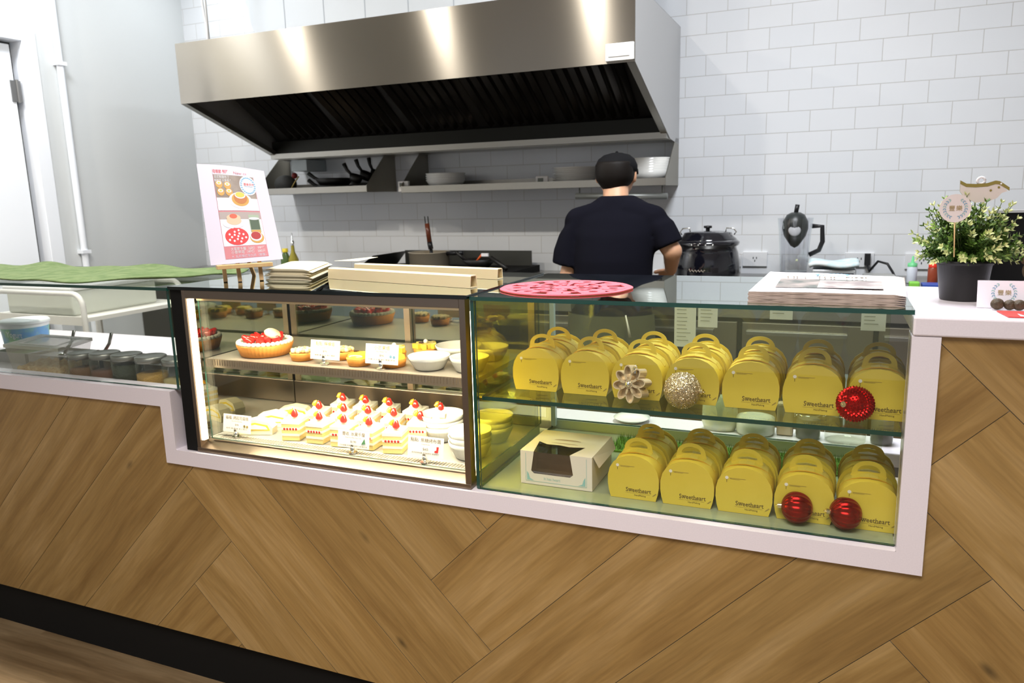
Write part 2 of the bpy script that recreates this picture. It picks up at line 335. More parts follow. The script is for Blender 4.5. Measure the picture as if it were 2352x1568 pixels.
b = B(); b.box(XL - 0.075, XL - 0.035, 0.61, 1.50, 0.01, 2.17, DOORP); b.obj('door_leaf', d, 0.003)
b = B(); b.box(XL - 0.10, XL - 0.086, 0.60, 1.54, 0.0, 2.19, mat('door_gap_shadow', (0.08, 0.08, 0.08), 0.8)); b.obj('door_gap_shade', d)  # dark sheet behind the leaf, standing in for shade in the door gap
for z in (1.93, 0.4):
    b = B(); b.box(XL - 0.036, XL - 0.028, 1.475, 1.53, z - 0.055, z + 0.055, mat('hinge_steel', (0.22, 0.22, 0.22), 0.5, 0.7)); b.cyl((XL - 0.028, 1.51, z - 0.06), 0.008, 0.12, MATS['hinge_steel'], 12); b.obj('hinge', d)
b = B(); b.cyl((XL + 0.022, 1.74, 0), 0.018, ZC, DOORP, 16); b.cbox((XL + 0.02, 1.74, 1.05), (0.05, 0.055, 0.02), DOORP); b.cbox((XL + 0.02, 1.74, 2.1), (0.05, 0.055, 0.02), DOORP)
tag(b.obj('wall_pipe'), 'white vertical pipe on the left wall beside the door frame', 'pipe')
b = B(); pts = [(-3.72, 2.2, 2.9), (-3.735, 2.2, 2.6), (-3.75, 2.18, 2.45), (-3.745, 2.16, 2.3), (-3.73, 2.14, 2.17)]
# ================================================================ COUNTER
YEL = (0, 0, 0)
WOOD = plank_mat('oak_plank', (0.22, 0.122, 0.034), (0.325, 0.200, 0.066), (0.43, 0.285, 0.120), 0.45)
sc = thing('service_counter', (-1.0, 0.3, 0), 'long counter clad in pale oak chevron planks above a black plinth', 'counter')
b = B(); rects = []; w = 0.209
for k in range(-8, 12):
    rects.append((-.802 + .209 * (2 - k), .535 + .209 * (2 - k), -.594 - .209 * (2 - k), -.385 - .209 * (2 - k), 'p'))   # right ascending
    rects.append((-3.3 + .209 * (4 - k), -.802 + .209 * (4 - k), -1.639 - .209 * (4 - k), -1.43 - .209 * (4 - k), 'p'))  # left ascending
    A = -.593 + .209 * (1 - k); rects.append((A - .209, A, -1.43 - .209 * (2 - k), -.594 - .209 * (1 - k), 'q'))   # middle descending
    R_ = .535 + .209 * (2 - k); rects.append((R_, R_ + .209, -.594 - .209 * (2 - k), -.594 - .209 * (2 - k) + 1.335, 'q'))
plank_surface(b, WOOD, rects, [(-3.4, -1.765, .137, .80), (-1.765, 0.0, .137, .645), (0.0, 1.3, .137, 1.063)], lambda x, z: (x, 0.006, z), w)
b.obj('wood_cladding', sc)
SHELLM = mat('carcass_board', (0.45, 0.40, 0.33), 0.6)
b = B(); b.box(-3.4, -1.735, 0.010, 0.50, 0.137, 0.768, SHELLM); b.box(-1.735, -0.0, 0.010, 0.50, 0.137, 0.637, SHELLM); b.box(0.0, 1.3, 0.010, 0.50, 0.137, 1.062, SHELLM); b.obj('carcass', sc)
b = B(); b.box(-3.4, 1.3, 0.020, 0.48, 0.0, 0.137, MATTEBLACK); b.obj('plinth', sc)
# white stone trim
st = thing('stone_trim', (-0.9, 0.03, 0.637), 'stepped white stone band framing the fronts of the three glass cases', 'trim')
b = B()
poly = [(-3.4, .793), (-1.769, .793), (-1.769, .639), (0.0, .639), (0.0, 1.0629), (-.043, 1.0629), (-.043, .678), (-1.731, .678), (-1.731, .8365), (-3.4, .8365)]
q = lambda L_: [poly[i] for i in L_]
def slab(xa, xb, za, zb, y1=0.30): b.box(xa, xb, 0.0, y1, za, zb, WHITE_STONE)
vs = [(x, 0.0, z) for x, z in poly] + [(x, 0.06, z) for x, z in poly]; n = len(poly)
b.add(vs, [(0, 1, 8, 9), (1, 2, 7, 8), (2, 3, 6, 7), (3, 4, 5, 6)], WHITE_STONE)
b.add(vs, [tuple(reversed([i + n for i in f])) for f in ((0, 1, 8, 9), (1, 2, 7, 8), (2, 3, 6, 7), (3, 4, 5, 6))], WHITE_STONE)
b.add(vs, [(i, i + n, (i + 1) % n + n, (i + 1) % n) for i in range(n)], WHITE_STONE)
b.obj('front_band', st, 0.0025)
b = B(); b.box(-1.730, -.0435, .0605, .50, .640, .670, WHITE_STONE); b.obj('base_slab', st)
b = B(); b.box(-.042, 0.60, -0.002, .43, 1.0635, 1.0955, WHITE_STONE); b.box(.60, 1.3, -0.002, .43, 1.0635, 1.0955, WHITE_STONE)
tag(b.obj('stone_countertop', None, 0.003), 'raised white stone worktop to the right carrying the potted plant', 'countertop')
b = B(); b.box(-3.4, -1.735, 0.065, .76, .770, .800, WHITE_STONE)
tag(b.obj('rear_worktop', None, 0.003), 'white inner worktop behind the left glass case under the jars', 'countertop')
b = B(); b.box(-1.05, 0.12, 0.515, .64, .655, .690, WHITE_STONE)
tag(b.obj('rear_worktop', None, 0.003), 'white inner ledge behind the right glass case holding clear jars', 'countertop')
b = B(); b.box(-1.05, 0.12, 0.56, .63, 0.0, .653, mat('cabinet_white', (0.7, 0.7, 0.7), 0.5)); b.box(-3.4, -1.74, 0.51, .74, 0.0, .768, MATS['cabinet_white'])
tag(b.obj('base_cabinet'), 'plain white base cabinets standing behind the counter under the inner worktops', 'cabinet')
# ================================================================ LEFT GLASS CASE
lc = thing('glass_display_case', (-2.5, 0.25, .8365), 'left glass case over a white ledge with jars, under a green towel', 'display case')
def pane(name, p, x0, x1, y0, y1, z0, z1, m=GLASS, bev=0): b = B(); b.box(x0, x1, y0, y1, z0, z1, m, GLASSEDGE); return b.obj(name, p)
pane('front_pane', lc, -3.4, -1.722, .018, .026, .8375, 1.0955)
pane('side_pane', lc, -1.7215, -1.7135, .018, .455, .8375, 1.0955, GREENGLASS)
pane('top_pane', lc, -3.4, -1.712, .010, .465, 1.096, 1.104)
# ================================================================ MIDDLE REFRIGERATED CASE
mc = thing('refrigerated_case', (-1.28, 0.22, .678), 'brightly lit bronze framed cake cabinet in the middle, full of tarts and cakes', 'display case')
b = B(); b.box(-1.703, -1.664, .012, .44, .6785, 1.0995, MATTEBLACK); b.obj('side_frame', mc)
b = B(); b.box(-1.664, -1.653, .010, .034, .690, 1.0995, BRONZE); b.box(-.890, -.8755, .010, .034, .690, 1.0995, BRONZE); b.box(-1.653, -.890, .010, .034, 1.079, 1.0995, BRONZE)
b.add([(-1.6635, .008, .679), (-.876, .008, .679), (-.876, .05, .706), (-1.6635, .05, .706), (-1.6635, .05, .679), (-.876, .05, .679), (-1.6635, .008, .690), (-.876, .008, .690)], [(0, 1, 7, 6), (6, 7, 2, 3), (4, 3, 2, 5), (0, 4, 5, 1), (0, 6, 3, 4), (1, 5, 2, 7)], BRONZE)
b.obj('front_frame', mc, 0.001)
LED = mat('warm_led', (1, 0.9, 0.7), 0.5, em=(1.0, 0.86, 0.58), es=95.0)
LEDV = mat('warm_led_channel', (1, 0.9, 0.7), 0.5, em=(1.0, 0.84, 0.56), es=2.6)
b = B(); b.box(-1.652, -1.644, .014, .030, .709, 1.077, LEDV); b.box(-1.638, -.892, .046, .062, 1.0825, 1.0895, LED); b.box(-1.641, -.891, .0345, .0375, 1.0705, 1.0785, mat('lip_glint', (.8, .62, .36), .3, 1.0)); b.obj('top_light_strip', mc); b = B(); b.box(-.8895, -.8815, .036, .0475, .712, 1.068, mat('warm_led_side', (1, .9, .7), .5, em=(1, .86, .58), es=11.0)); b.obj('side_light_strip', mc)  # golden strip stands in for light reflected on the frame's inner lip
b = B(); b.box(-1.636, -.892, .061, .076, .8985, .9035, mat('warm_led_shelf', (1, .9, .7), .5, em=(1, .88, .62), es=170.0)); b.obj('shelf_light_strip', mc)
pane('front_glass', mc, -1.642, -.8905, .0385, .0425, .708, 1.0785)
b = B(); b.box(-1.703, -.868, .005, .462, 1.100, 1.108, DARKTOP, mat('black_glass_edge', (0.003, 0.006, 0.006), 0.1)); b.obj('glass_top', mc)
b = B(); b.box(-1.660, -.8755, .052, .43, 1.0900, 1.0990, mat('case_lid_underside', (0.03, 0.035, 0.03), 0.3)); b.obj('lid_lining', mc)
DECK = mat('steel_deck', (0.62, 0.60, 0.56), 0.35, 0.6)
b = B(); b.box(-1.660, -.8755, .0505, .43, .679, .706, DECK)
for i in range(90): x = -1.630 + i * .0082; b.box(x, x + .0042, .055, .078, .7060, .7066, mat('slot_dark', (0.15, 0.13, 0.10), 0.6))
b.obj('deck', mc)
b = B(); b.box(-1.655, -.880, .060, .385, .9045, .9155, mat('shelf_steel', (0.55, 0.50, 0.44), 0.35, 0.6)); b.box(-1.655, -.880, .0565, .0600, .8940, .9160, mat('ribbed_shelf_edge', (0.45, 0.36, 0.27), 0.35, 0.8))
for i in range(95): x = -1.650 + i * .0081; b.box(x, x + .003, .0550, .0566, .9000, .9145, MATS['ribbed_shelf_edge'])
b.obj('shelf', mc)
b = B(); b.box(-1.6635, -1.6600, .040, .40, .707, 1.089, SIDEMIRROR); b.obj('left_side_panel', mc)
pane('right_side_panel', mc, -.8750, -.8705, .036, .43, .707, 1.0895, YELLOWGLASS)
b = B(); b.box(-1.659, -.8755, .398, .425, .7065, .776, BRONZE); b.obj('rear_sill', mc, 0.002)
for k, (xa, xb, ya) in enumerate(((-1.655, -1.245, .404), (-1.265, -.878, .416))):
    b = B(); b.box(xa + .018, xb - .018, ya, ya + .004, .777, 1.0885, REARGLASS); dr = b.obj('sliding_door', mc)
    for x in (xa, xb - .018): b = B(); b.box(x, x + .018, ya - .003, ya + .008, .777, 1.0885, mat('door_stile_steel', (0.55, 0.45, 0.33), 0.3, 1.0)); b.obj('door_stile', dr)
# ================================================================ RIGHT GLASS CASE
rc = thing('glass_display_case', (-.45, .25, .672), 'right glass case with a glass shelf full of yellow cake boxes', 'display case')
pane('floor_pane', rc, -.866, -.044, .022, .495, .6705, .6795, mat('frosted_green_glass', (0.28, 0.31, 0.19), 0.12, spec=0.6))
pane('front_pane', rc, -.857, -.0445, .018, .026, .680, 1.0955)
pane('left_side_pane', rc, -.8665, -.8585, .018, .495, .680, 1.0955, YELLOWGLASS)
pane('top_pane', rc, -.8665, -.040, .014, .484, 1.0965, 1.1045, pane_mat('top_pane_glass', (0.90, 0.94, 0.92), 1.7, 0.03))
pane('glass_shelf', rc, -.857, -.0445, .040, .47, .8755, .8840, SHELFGLASS)
pane('rear_pane', rc, -.857, -.0445, .487, .495, .705, 1.0955, pane_mat('rear_pane_glass', (0.90, 0.94, 0.86), 1.0))
b = B(); b.box(-.857, -.044, .484, .500, .680, .704, mat('sage_sill', (0.42, 0.50, 0.40), 0.35)); b.box(-.857, -.845, .470, .4835, .690, 1.0955, mat('clear_corner_bead', (0.55, 0.66, 0.62), 0.2)); b.obj('rear_sill', rc)
# ================================================================ YELLOW CAKE BOXES
def arch(s=1.0, zs=1.0, n=5):
    R_ = [(.0475, 0), (.0515, .014), (.0540, .030), (.0538, .048), (.0500, .064), (.0420, .0775), (.0300, .0870), (.0155, .0930)]
    return [(x * s, z * zs) for x, z in R_] + [(0, .0950 * zs)] + [(-x * s, z * zs) for x, z in reversed(R_)]
def cake_box_proto():
    t = thing('cake_box', (0, 0, 0), None, 'box'); D = .0465
    b = B(); secs = [(-D + .002, .95, .90), (-D + .014, .96, .935), (-.016, .97, .985), (-.010, .975, 1.0), (.010, .975, 1.0), (.016, .97, .985), (D - .014, .96, .935), (D - .002, .95, .90)]
    vs = []; n = len(arch())
    for y, s_, z_ in secs: vs += [(x, y, z) for x, z in arch(s_, z_)]
    fs = []
    for i in range(len(secs) - 1):
        for j in range(n): k = (j + 1) % n; fs.append((i * n + j, i * n + k, (i + 1) * n + k, (i + 1) * n + j))
    b.add(vs, fs, YBOX, True)
    b.prism(arch(), -D, -D + .0014, YBOX); b.prism(arch(), D - .0014, D, YBOX)
    # overlapping top flaps (curved tongues)
    for sg in (-1, 1):
        pts = arch(.985, 1.012)[4:13]
        for i in range(len(pts) - 1):
            (xa, za), (xb, zb) = pts[i], pts[i + 1]; fa = 1 - (xa / .05) ** 2; fb = 1 - (xb / .05) ** 2
            ya, yb = sg * (.004 + .020 * max(fa, 0)), sg * (.004 + .020 * max(fb, 0))
            b.add([(xa, 0, za), (xb, 0, zb), (xb, yb, zb - .0008), (xa, ya, za - .0008)], [(0, 1, 2, 3)], YBOX)
            b.add([(xa, ya, za - .0008), (xb, yb, zb - .0008), (xb, yb, zb - .003), (xa, ya, za - .003)], [(0, 1, 2, 3)], YFOLD)
    # print on the front panel
    y = -D - .0004
    T = lambda x, z: FACE(x, y, z)
    b.text('Sweetheart', .0132, INK, T(-.0150, .0160), w=.053, bold=.00012)
    for fx in (.565, .608, .665): b.box(-.0150 + .052 * fx - .0014, -.0150 + .052 * fx + .0014, y - .0001, y, .0158, .0166, INK)
    for fx in (.135, .185, .245): b.box(-.0150 + .052 * fx - .0014, -.0150 + .052 * fx + .0014, y - .0001, y, .0220, .0227, INK)
    b.box(-.0165, .036, y - .0001, y, .0133, .0136, GREYINK); b.text('HandMaking', .0052, INK, T(.0030, .0078), w=.024)
    for k in range(3): b.prism([(.0405 + .0025 * k, .0105 + .002 * k), (.0455 + .002 * k, .0130 + .0018 * k), (.0425 + .0022 * k, .0135 + .002 * k)], y - .0001, y, GREYINK)
    b.prism(circ(-.0330, .0715, .0034, 10), y - .0001, y, PALEINK); b.box(-.0334, -.0326, y - .0001, y, .0620, .0682, INK)
    b.box(-.0275, .0030, y - .0001, y, .0710, .0716, GREYINK); b.box(-.0275, -.0080, y - .0001, y, .0692, .0697, GREYINK)
    b.obj('body', t)
    b = B(); o_, i_ = [], []
    for k in range(17):
        a = PI * k / 16; o_.append((.0300 * math.cos(a), .0925 + .0265 * math.sin(a) ** .85)); i_.append((.0195 * math.cos(a), .0970 + .0140 * math.sin(a) ** .85))
    for yy, fl in ((-.0008, 1), (.0008, -1)):
        vs = [(x, yy, z) for x, z in o_] + [(x, yy, z) for x, z in i_]; fs = [(i, i + 1, 17 + i + 1, 17 + i) for i in range(16)]
        vs += [(-.0320, yy, .0880), (.0320, yy, .0880)]; fs.append((0, 17, 33, 16, 34, 35))
        b.add(vs, [f if fl > 0 else tuple(reversed(f)) for f in fs], YBOX)
    for L_ in (o_, i_):
        b.add([(x, yy, z) for x, z in L_ for yy in (-.0008, .0008)], [(2 * i, 2 * i + 1, 2 * i + 3, 2 * i + 2) for i in range(16)], YBOX)
    b.obj('handle', t); return t
proto = cake_box_proto(); first = True
ordn = ['leftmost', 'second from left', 'third from left', 'middle', 'third from right', 'second from right', 'rightmost']
ord5 = ['leftmost', 'second from left', 'middle', 'second from right', 'rightmost']
notes = {0: ', by the pane', 2: ', behind gold flower', 3: ', behind glitter ball', 6: ', behind red ball', 5: ''}
def put_box(x, y, z, lab, grp):
    global first
    if first: proto.location = (x, y, z); proto['label'] = lab; proto['group'] = grp; first = False
    else: copy_tree(proto, (x, y, z), label=lab, group=grp)
for row, yy in ((0, .118 + .0465), (1, .118 + .0465 + .097)):
    for i in range(7):
        x = -.762 + .1137 * i + (0.004 if row else 0)
        lab = ('yellow gable cake box on the glass shelf front row, ' if row == 0 else 'yellow gable cake box on the glass shelf back row, ') + ordn[i] + (notes.get(i, '') if row == 0 else '')
        put_box(x, yy - (0.004 * i if row == 0 else 0.003 * i) * .5, .8845, lab, 'yellow cake boxes on the glass shelf')
for row, yy in ((0, .072 + .0465), (1, .072 + .0465 + .106)):
    for i in range(5):
        x = -.531 + .1108 * i + (0.003 if row else 0)
        lab = ('yellow gable cake box on the case floor front row, ' if row == 0 else 'yellow gable cake box on the case floor back row, ') + ord5[i]
        put_box(x, yy, .6800, lab, 'yellow cake boxes on the case floor')
# windowed white cake box
t = thing('windowed_cake_box', (-.7045, .157, .680), 'white cardboard cake box with a clear window and handle slots', 'box')
CARD = mat('cream_card', (0.78, 0.70, 0.60), 0.5); TEAL = mat('teal_line', (0.30, 0.52, 0.50), 0.5); BRN = mat('box_inside', (0.42, 0.30, 0.20), 0.6)
x0, x1, y0, y1, z0, z1 = -.787, -.622, .080, .234, .6805, .7565
b = B()
b.add([(x0, y0, z0), (x1, y0, z0), (x1, y0, z1), (x0, y0, z1), (-.755, y0, .706), (-.672, y0, .706), (-.672, y0, z1), (-.755, y0, z1), (-.762, y0, .712), (-.665, y0, .712)], [(0, 1, 5, 4), (0, 4, 8, 7, 3), (1, 2, 6, 9, 5)], CARD)
b.add([(x0, y0, z1), (x1, y0, z1), (x1, y1, z1), (x0, y1, z1), (-.755, y0, z1), (-.672, y0, z1), (-.655, .138, z1), (-.690, .131, z1), (-.715, .137, z1), (-.745, .136, z1), (-.768, .150, z1)], [(0, 4, 10, 3), (5, 1, 2, 6), (10, 9, 8, 7, 6, 2, 3)], CARD)
b.add([(x0, y0, z0), (x0, y1, z0), (x0, y1, z1), (x0, y0, z1)], [(0, 3, 2, 1)], CARD); b.add([(x1, y0, z0), (x1, y1, z0), (x1, y1, z1), (x1, y0, z1)], [(0, 1, 2, 3)], CARD)
b.add([(x0, y1, z0), (x1, y1, z0), (x1, y1, z1), (x0, y1, z1), (x0, y0, z0), (x1, y0, z0)], [(0, 3, 2, 1), (4, 5, 1, 0)], BRN)
b.box(x0 + .001, x1 - .001, y1 - .06, y1 - .058, z0, z1 - .001, BRN)
f = y0 - .0004
for (xa, xb, za, zb) in ((x0 + .012, x1 - .012, .6875, .6883), (x0 + .012, x0 + .0128, .6875, .752), (x1 - .0128, x1 - .012, .6875, .752)): b.box(xa, xb, f - .0001, f, za, zb, TEAL)
for sx in (1, -1):
    cx = x0 + .015 if sx > 0 else x1 - .015
    b.prism([(cx, .690), (cx + sx * .016, .690), (cx + sx * .007, .694), (cx + sx * .004, .704), (cx, .710)], f - .0001, f, TEAL)
b.text('It has heart', .009, TEAL, FACE(-.732, f, .6935), w=.038)
b.obj('carton', t)
b = B(); b.box(-.766, -.660, y0 + .0008, y0 + .0014, .704, z1 - .001, pane_mat('window_film', (0.62, 0.55, 0.50), 1.6, 0.04)); b.box(-.766, -.660, y0 + .0015, .150, z1 - .0018, z1 - .0012, MATS['window_film']); b.obj('window', t)
b = B()
for cy, n_ in ((.170, .0085), (.148, .004)):
    T0 = b.T; b.T = Matrix.Translation((-.707, cy, z1 + .0003)) @ Matrix.Rotation(-PI / 2, 4, 'X'); b.prism([(.032 * math.cos(a), -n_ * math.sin(a)) for a in [PI * k / 12 for k in range(13)]], 0, .0002, BRN) if False else None; b.T = T0
    pts = [(-.707 + .032 * math.cos(PI * k / 12), cy + n_ * math.sin(PI * k / 12), z1 + .0004) for k in range(13)]; b.add(pts, [tuple(range(13))], BRN)
b.obj('handle_slot', t)
b = B(); b.add([(x1 + .0003, .086, z1), (x1 + .0003, y1, z1), (x1 + .010, y1, z1 - .028), (x1 + .012, .092, z1 - .026)], [(0, 3, 2, 1), (0, 1, 2, 3)], CARD); b.obj('side_flap', t)
# grass mat behind
b = B(); GR = mat('artificial_grass', (0.10, 0.24, 0.015), 0.6); b.box(-.66, -.10, .345, .455, .680, .684, GR)
for i in range(2600):
    x, y = random.uniform(-.66, -.10), random.uniform(.345, .455); a = random.uniform(0, 6.28); h = random.uniform(.010, .018); dx, dy = math.cos(a) * .0009, math.sin(a) * .0009; lx, ly = random.uniform(-.004, .004), random.uniform(-.004, .004)
    b.add([(x - dx, y - dy, .684), (x + dx, y + dy, .684), (x + lx, y + ly, .684 + h)], [(0, 1, 2)], GR)
tag(b.obj('grass_mat'), 'strip of artificial grass lying behind the lower yellow boxes', 'mat')
# ornaments
CAPM = mat('ornament_cap_gold', (0.75, 0.62, 0.36), 0.18, 1.0)
def ball(name, c, r, m, lab, capdir, rib=None, studs=False):
    t = thing(name, c, lab, 'ornament', 'christmas ornaments'); b = B(); q = Vector(capdir).normalized().to_track_quat('Z', 'Y').to_matrix().to_4x4(); b.T = Matrix.Translation(c) @ q
    if rib: b.lathe([(r * math.sin(PI * i / 20), -r * math.cos(PI * i / 20)) for i in range(21)], m, (0, 0, 0), 96, True, lambda a: 1 + rib * abs(math.sin(a * 7)))
    else: b.sph((0, 0, 0), r, m, 40, 24)
    if studs:
        for i in range(1, 17):
            t_ = PI * i / 17; n_ = max(4, int(36 * math.sin(t_)))
            for j in range(n_):
                a = 2 * PI * (j + .5 * (i % 2)) / n_; d = Vector((math.sin(t_) * math.cos(a), math.sin(t_) * math.sin(a), math.cos(t_))); T0 = b.T
                b.T = T0 @ Matrix.Translation(d * r * .985) @ d.to_track_quat('Z', 'Y').to_matrix().to_4x4(); b.lathe([(.0030, 0), (0, .0034)], m, (0, 0, 0), 4, False); b.T = T0
    if m.name == 'gold_glitter':
        GF = [mat('glitter_flake', (0.92, 0.78, 0.48), 0.12, 1.0), mat('glitter_flake_silver', (0.9, 0.88, 0.82), 0.10, 1.0)]
        for i in range(2600):
            zz = random.uniform(-1, 1); a = random.uniform(0, 2 * PI); d = Vector((math.sqrt(1 - zz * zz) * math.cos(a), math.sqrt(1 - zz * zz) * math.sin(a), zz)); e = (d + Vector((random.gauss(0, .45), random.gauss(0, .45), random.gauss(0, .45)))).normalized()
            u = e.orthogonal().normalized(); w_ = e.cross(u); s_ = random.uniform(.0004, .0009); p = d * r * 1.008; b.add([p - u * s_, p - w_ * s_, p + u * s_, p + w_ * s_], [(0, 1, 2, 3)], GF[i % 2])
    b.obj('ball', t)
    b = B(); b.T = Matrix.Translation(c) @ q; b.cyl((0, 0, r * .97), .0055, .007, CAPM, 14); b.tube([(.003 * math.cos(a), 0, r + .007 + .003 * math.sin(a)) for a in [i * PI / 6 for i in range(13)]], .0006, CAPM, 6); b.obj('cap', t); return t
ball('glitter_ball', (-.433, .076, .8845 + .0365), .0365, glitter_mat('gold_glitter', (0.58, 0.44, 0.26), 900), 'gold glitter ball ornament on the glass shelf', (1, -.2, .05))
ball('red_ball', (-.120, .076, .8845 + .0350), .0310, mat('red_foil', (0.45, 0.004, 0.004), 0.2, 0.9), 'studded shiny red ball ornament on the glass shelf at right', (-.55, -.80, .15), studs=True)
REDS = mat('red_satin', (0.26, 0.004, 0.004), 0.25, 0.9)
ball('red_ball', (-.2105, .063, .6802 + .0308), .0288, REDS, 'ribbed dark red ball ornament on the case floor, left of the pair', (-1, -.1, .03), rib=.07)
ball('red_ball', (-.1255, .064, .6802 + .0308), .0288, REDS, 'ribbed dark red ball ornament on the case floor, right of the pair', (-1, -.25, .10), rib=.07)
# gold flower
GOLD = mat('champagne_gold', (0.80, 0.64, 0.42), 0.3, 0.45)
t = thing('flower_ornament', (-.540, .085, .9235), 'champagne gold eight petal flower ornament standing on the glass shelf', 'ornament', 'christmas ornaments')
b = B(); c = Vector((-.540, .068, .9275)); q = Vector((-.35, -1, .18)).normalized().to_track_quat('Z', 'Y').to_matrix().to_4x4()
for k in range(8):
    b.T = Matrix.Translation(c) @ q @ Matrix.Rotation(k * PI / 4 + .2, 4, 'Z'); n = 20
    o1 = [(.0225 + .0165 * math.cos(2 * PI * i / n), .0098 * math.sin(2 * PI * i / n)) for i in range(n)]; o2 = [(.0225 + .0140 * math.cos(2 * PI * i / n), .0076 * math.sin(2 * PI * i / n)) for i in range(n)]
    vs = [(x, y, 0) for x, y in o1] + [(x, y, 0) for x, y in o2] + [(x, y, -.026) for x, y in o1] + [(x, y, -.014) for x, y in o2]
    fs = []
    for i in range(n): j = (i + 1) % n; fs += [(i, j, n + j, n + i), (i, 2 * n + i, 2 * n + j, j), (n + i, n + j, 3 * n + j, 3 * n + i)]
    fs += [tuple(range(3 * n, 4 * n)), tuple(reversed(range(2 * n, 3 * n)))]
    b.add(vs, fs, GOLD, False)
b.T = Matrix.Translation(c) @ q; b.sph((0, 0, .001), .0062, CHROME, 16, 10); b.cyl((0, 0, -.028), .010, .024, GOLD, 16)
b.obj('petals', t); b = B(); b.T = Matrix.Identity(4); b.cyl((-.528, .075, .950), .0055, .011, CHROME, 12); b.tube([(-.528 + .003 * math.cos(a), .075, .963 + .003 * math.sin(a)) for a in [i * PI / 6 for i in range(13)]], .0006, CHROME, 6); b.obj('cap', t)
# ================================================================ PASTRIES IN THE MIDDLE CASE
CRUST = mat('tart_crust', (0.74, 0.30, 0.05), 0.6, bump=(220, .4, .001)); CREAM = mat('cream', (0.90, 0.86, 0.74), 0.4); LEMON = mat('lemon_curd', (0.90, 0.66, 0.06), 0.2, coat=.6)
BERRY = mat('glazed_strawberry', (0.62, 0.02, 0.015), 0.12, coat=.8); NUT = mat('caramel_nut', (0.62, 0.42, 0.18), 0.45); SPONGE = mat('sponge', (0.86, 0.66, 0.26), 0.7, bump=(300, .4, .001)); CHOC = mat('chocolate', (0.06, 0.02, 0.01), 0.3)
PORC = mat('white_porcelain', (0.84, 0.83, 0.79), 0.12); ORANGE = mat('orange_segment', (0.90, 0.40, 0.03), 0.2, coat=.5)
SZ = .9165; DZ = .7072
def berry(b, c, r, d=(0, 0, 1), h=1.5):
    T0 = b.T; b.T = T0 @ Matrix.Translation(c) @ Vector(d).to_track_quat('Z', 'Y').to_matrix().to_4x4()
    b.lathe([(0, -r * .4), (r * .7, -r * .3), (r, .15 * r), (r * .85, .6 * r), (r * .45, h * r), (0, h * r * 1.15)], BERRY, (0, 0, 0), 12); b.T = T0
t = thing('fruit_tart', (-1.537, .150, SZ), 'large strawberry tart with piped cream rim on the upper case shelf', 'tart'); cx, cy = -1.537, .150
b = B(); fl = lambda a: 1 + .02 * abs(math.sin(a * 22)); b.lathe([(0, .001), (.062, .001), (.072, .030), (.068, .031), (.064, .026), (0, .026)], CRUST, (cx, cy, SZ), 132, True, fl); b.obj('crust', t)
b = B()
for i in range(34): a = 2 * PI * i / 34; b.sph((cx + .066 * math.cos(a), cy + .066 * math.sin(a), SZ + .034), .0068, CREAM, 10, 6)
b.lathe([(0, .026), (.062, .027), (.062, .033), (0, .033)], CREAM, (cx, cy, SZ)); b.obj('cream_rim', t)
for i in range(16):
    a = i * 2.4; r = .012 * math.sqrt(i + .5); b = B(); berry(b, (cx + r * math.cos(a), cy + r * math.sin(a), SZ + .038), .0115, (math.cos(a) * .8, math.sin(a) * .8, .7)); b.obj('strawberry', t)
b = B(); b.T = Matrix.Translation((cx + .032, cy - .005, SZ + .056)) @ Matrix.Rotation(.5, 4, 'Y'); b.lathe([(0, -.006), (.020, -.005), (.022, 0), (.018, .006), (0, .007)], mat('choux_biscuit', (0.80, 0.62, 0.42), 0.6, bump=(200, .6, .002))); b.obj('biscuit', t)
def small_tart(x, y, z, kind, lab, r=.031):
    nm = {'lemon': 'lemon_tart', 'nut': 'nut_tart', 'mango': 'mango_tart'}[kind]; t = thing(nm, (x, y, z), lab, 'tart', 'small tarts on the upper case shelf')
    b = B(); b.lathe([(0, .0005), (r * .86, .0005), (r, .019), (r * .93, .020), (0, .017)], CRUST, (x, y, z), 72, True, lambda a: 1 + .02 * abs(math.sin(a * 14))); b.obj('crust', t)
    b = B()
    if kind == 'lemon': b.lathe([(r * .93, .019), (r * .85, .027), (r * .5, .031), (0, .032)], LEMON, (x, y, z)); b.box(x - .012, x - .002, y - .004, y + .004, z + .031, z + .034, CHOC)
    elif kind == 'nut':
        for i in range(30): a = i * 2.4; q_ = r * .16 * math.sqrt(i); b.sph((x + q_ * math.cos(a), y + q_ * math.sin(a), z + .024), .0058, mat('pale_nut', (0.82, 0.70, 0.42), 0.5) if i % 3 else NUT, 8, 5)
    else:
        for i in range(14): a = i * 2.4; q_ = r * .24 * math.sqrt(i); b.cbox((x + q_ * math.cos(a), y + q_ * math.sin(a), z + .026), (.014, .011, .012), LEMON, a)
        b.box(x - .012, x - .002, y - .012, y - .004, z + .033, z + .036, CHOC); b.sph((x + .004, y - .004, z + .037), .006, CREAM, 10, 6)
    b.obj('topping', t)
small_tart(-1.392, .118, SZ, 'nut', 'small nut tart just right of the big strawberry tart')
small_tart(-1.300, .155, SZ, 'nut', 'small nut tart behind the left upper price card')
small_tart(-1.215, .108, SZ, 'lemon', 'small glossy lemon tart left of the right upper price card')
small_tart(-1.165, .185, SZ, 'mango', 'mango cube tart behind the right upper price card')
small_tart(-1.125, .118, SZ, 'lemon', 'lemon tart hidden mostly behind the right upper price card')
small_tart(-1.112, .250, SZ, 'mango', 'mango cube tart with chocolate piece, left of the white bowls')
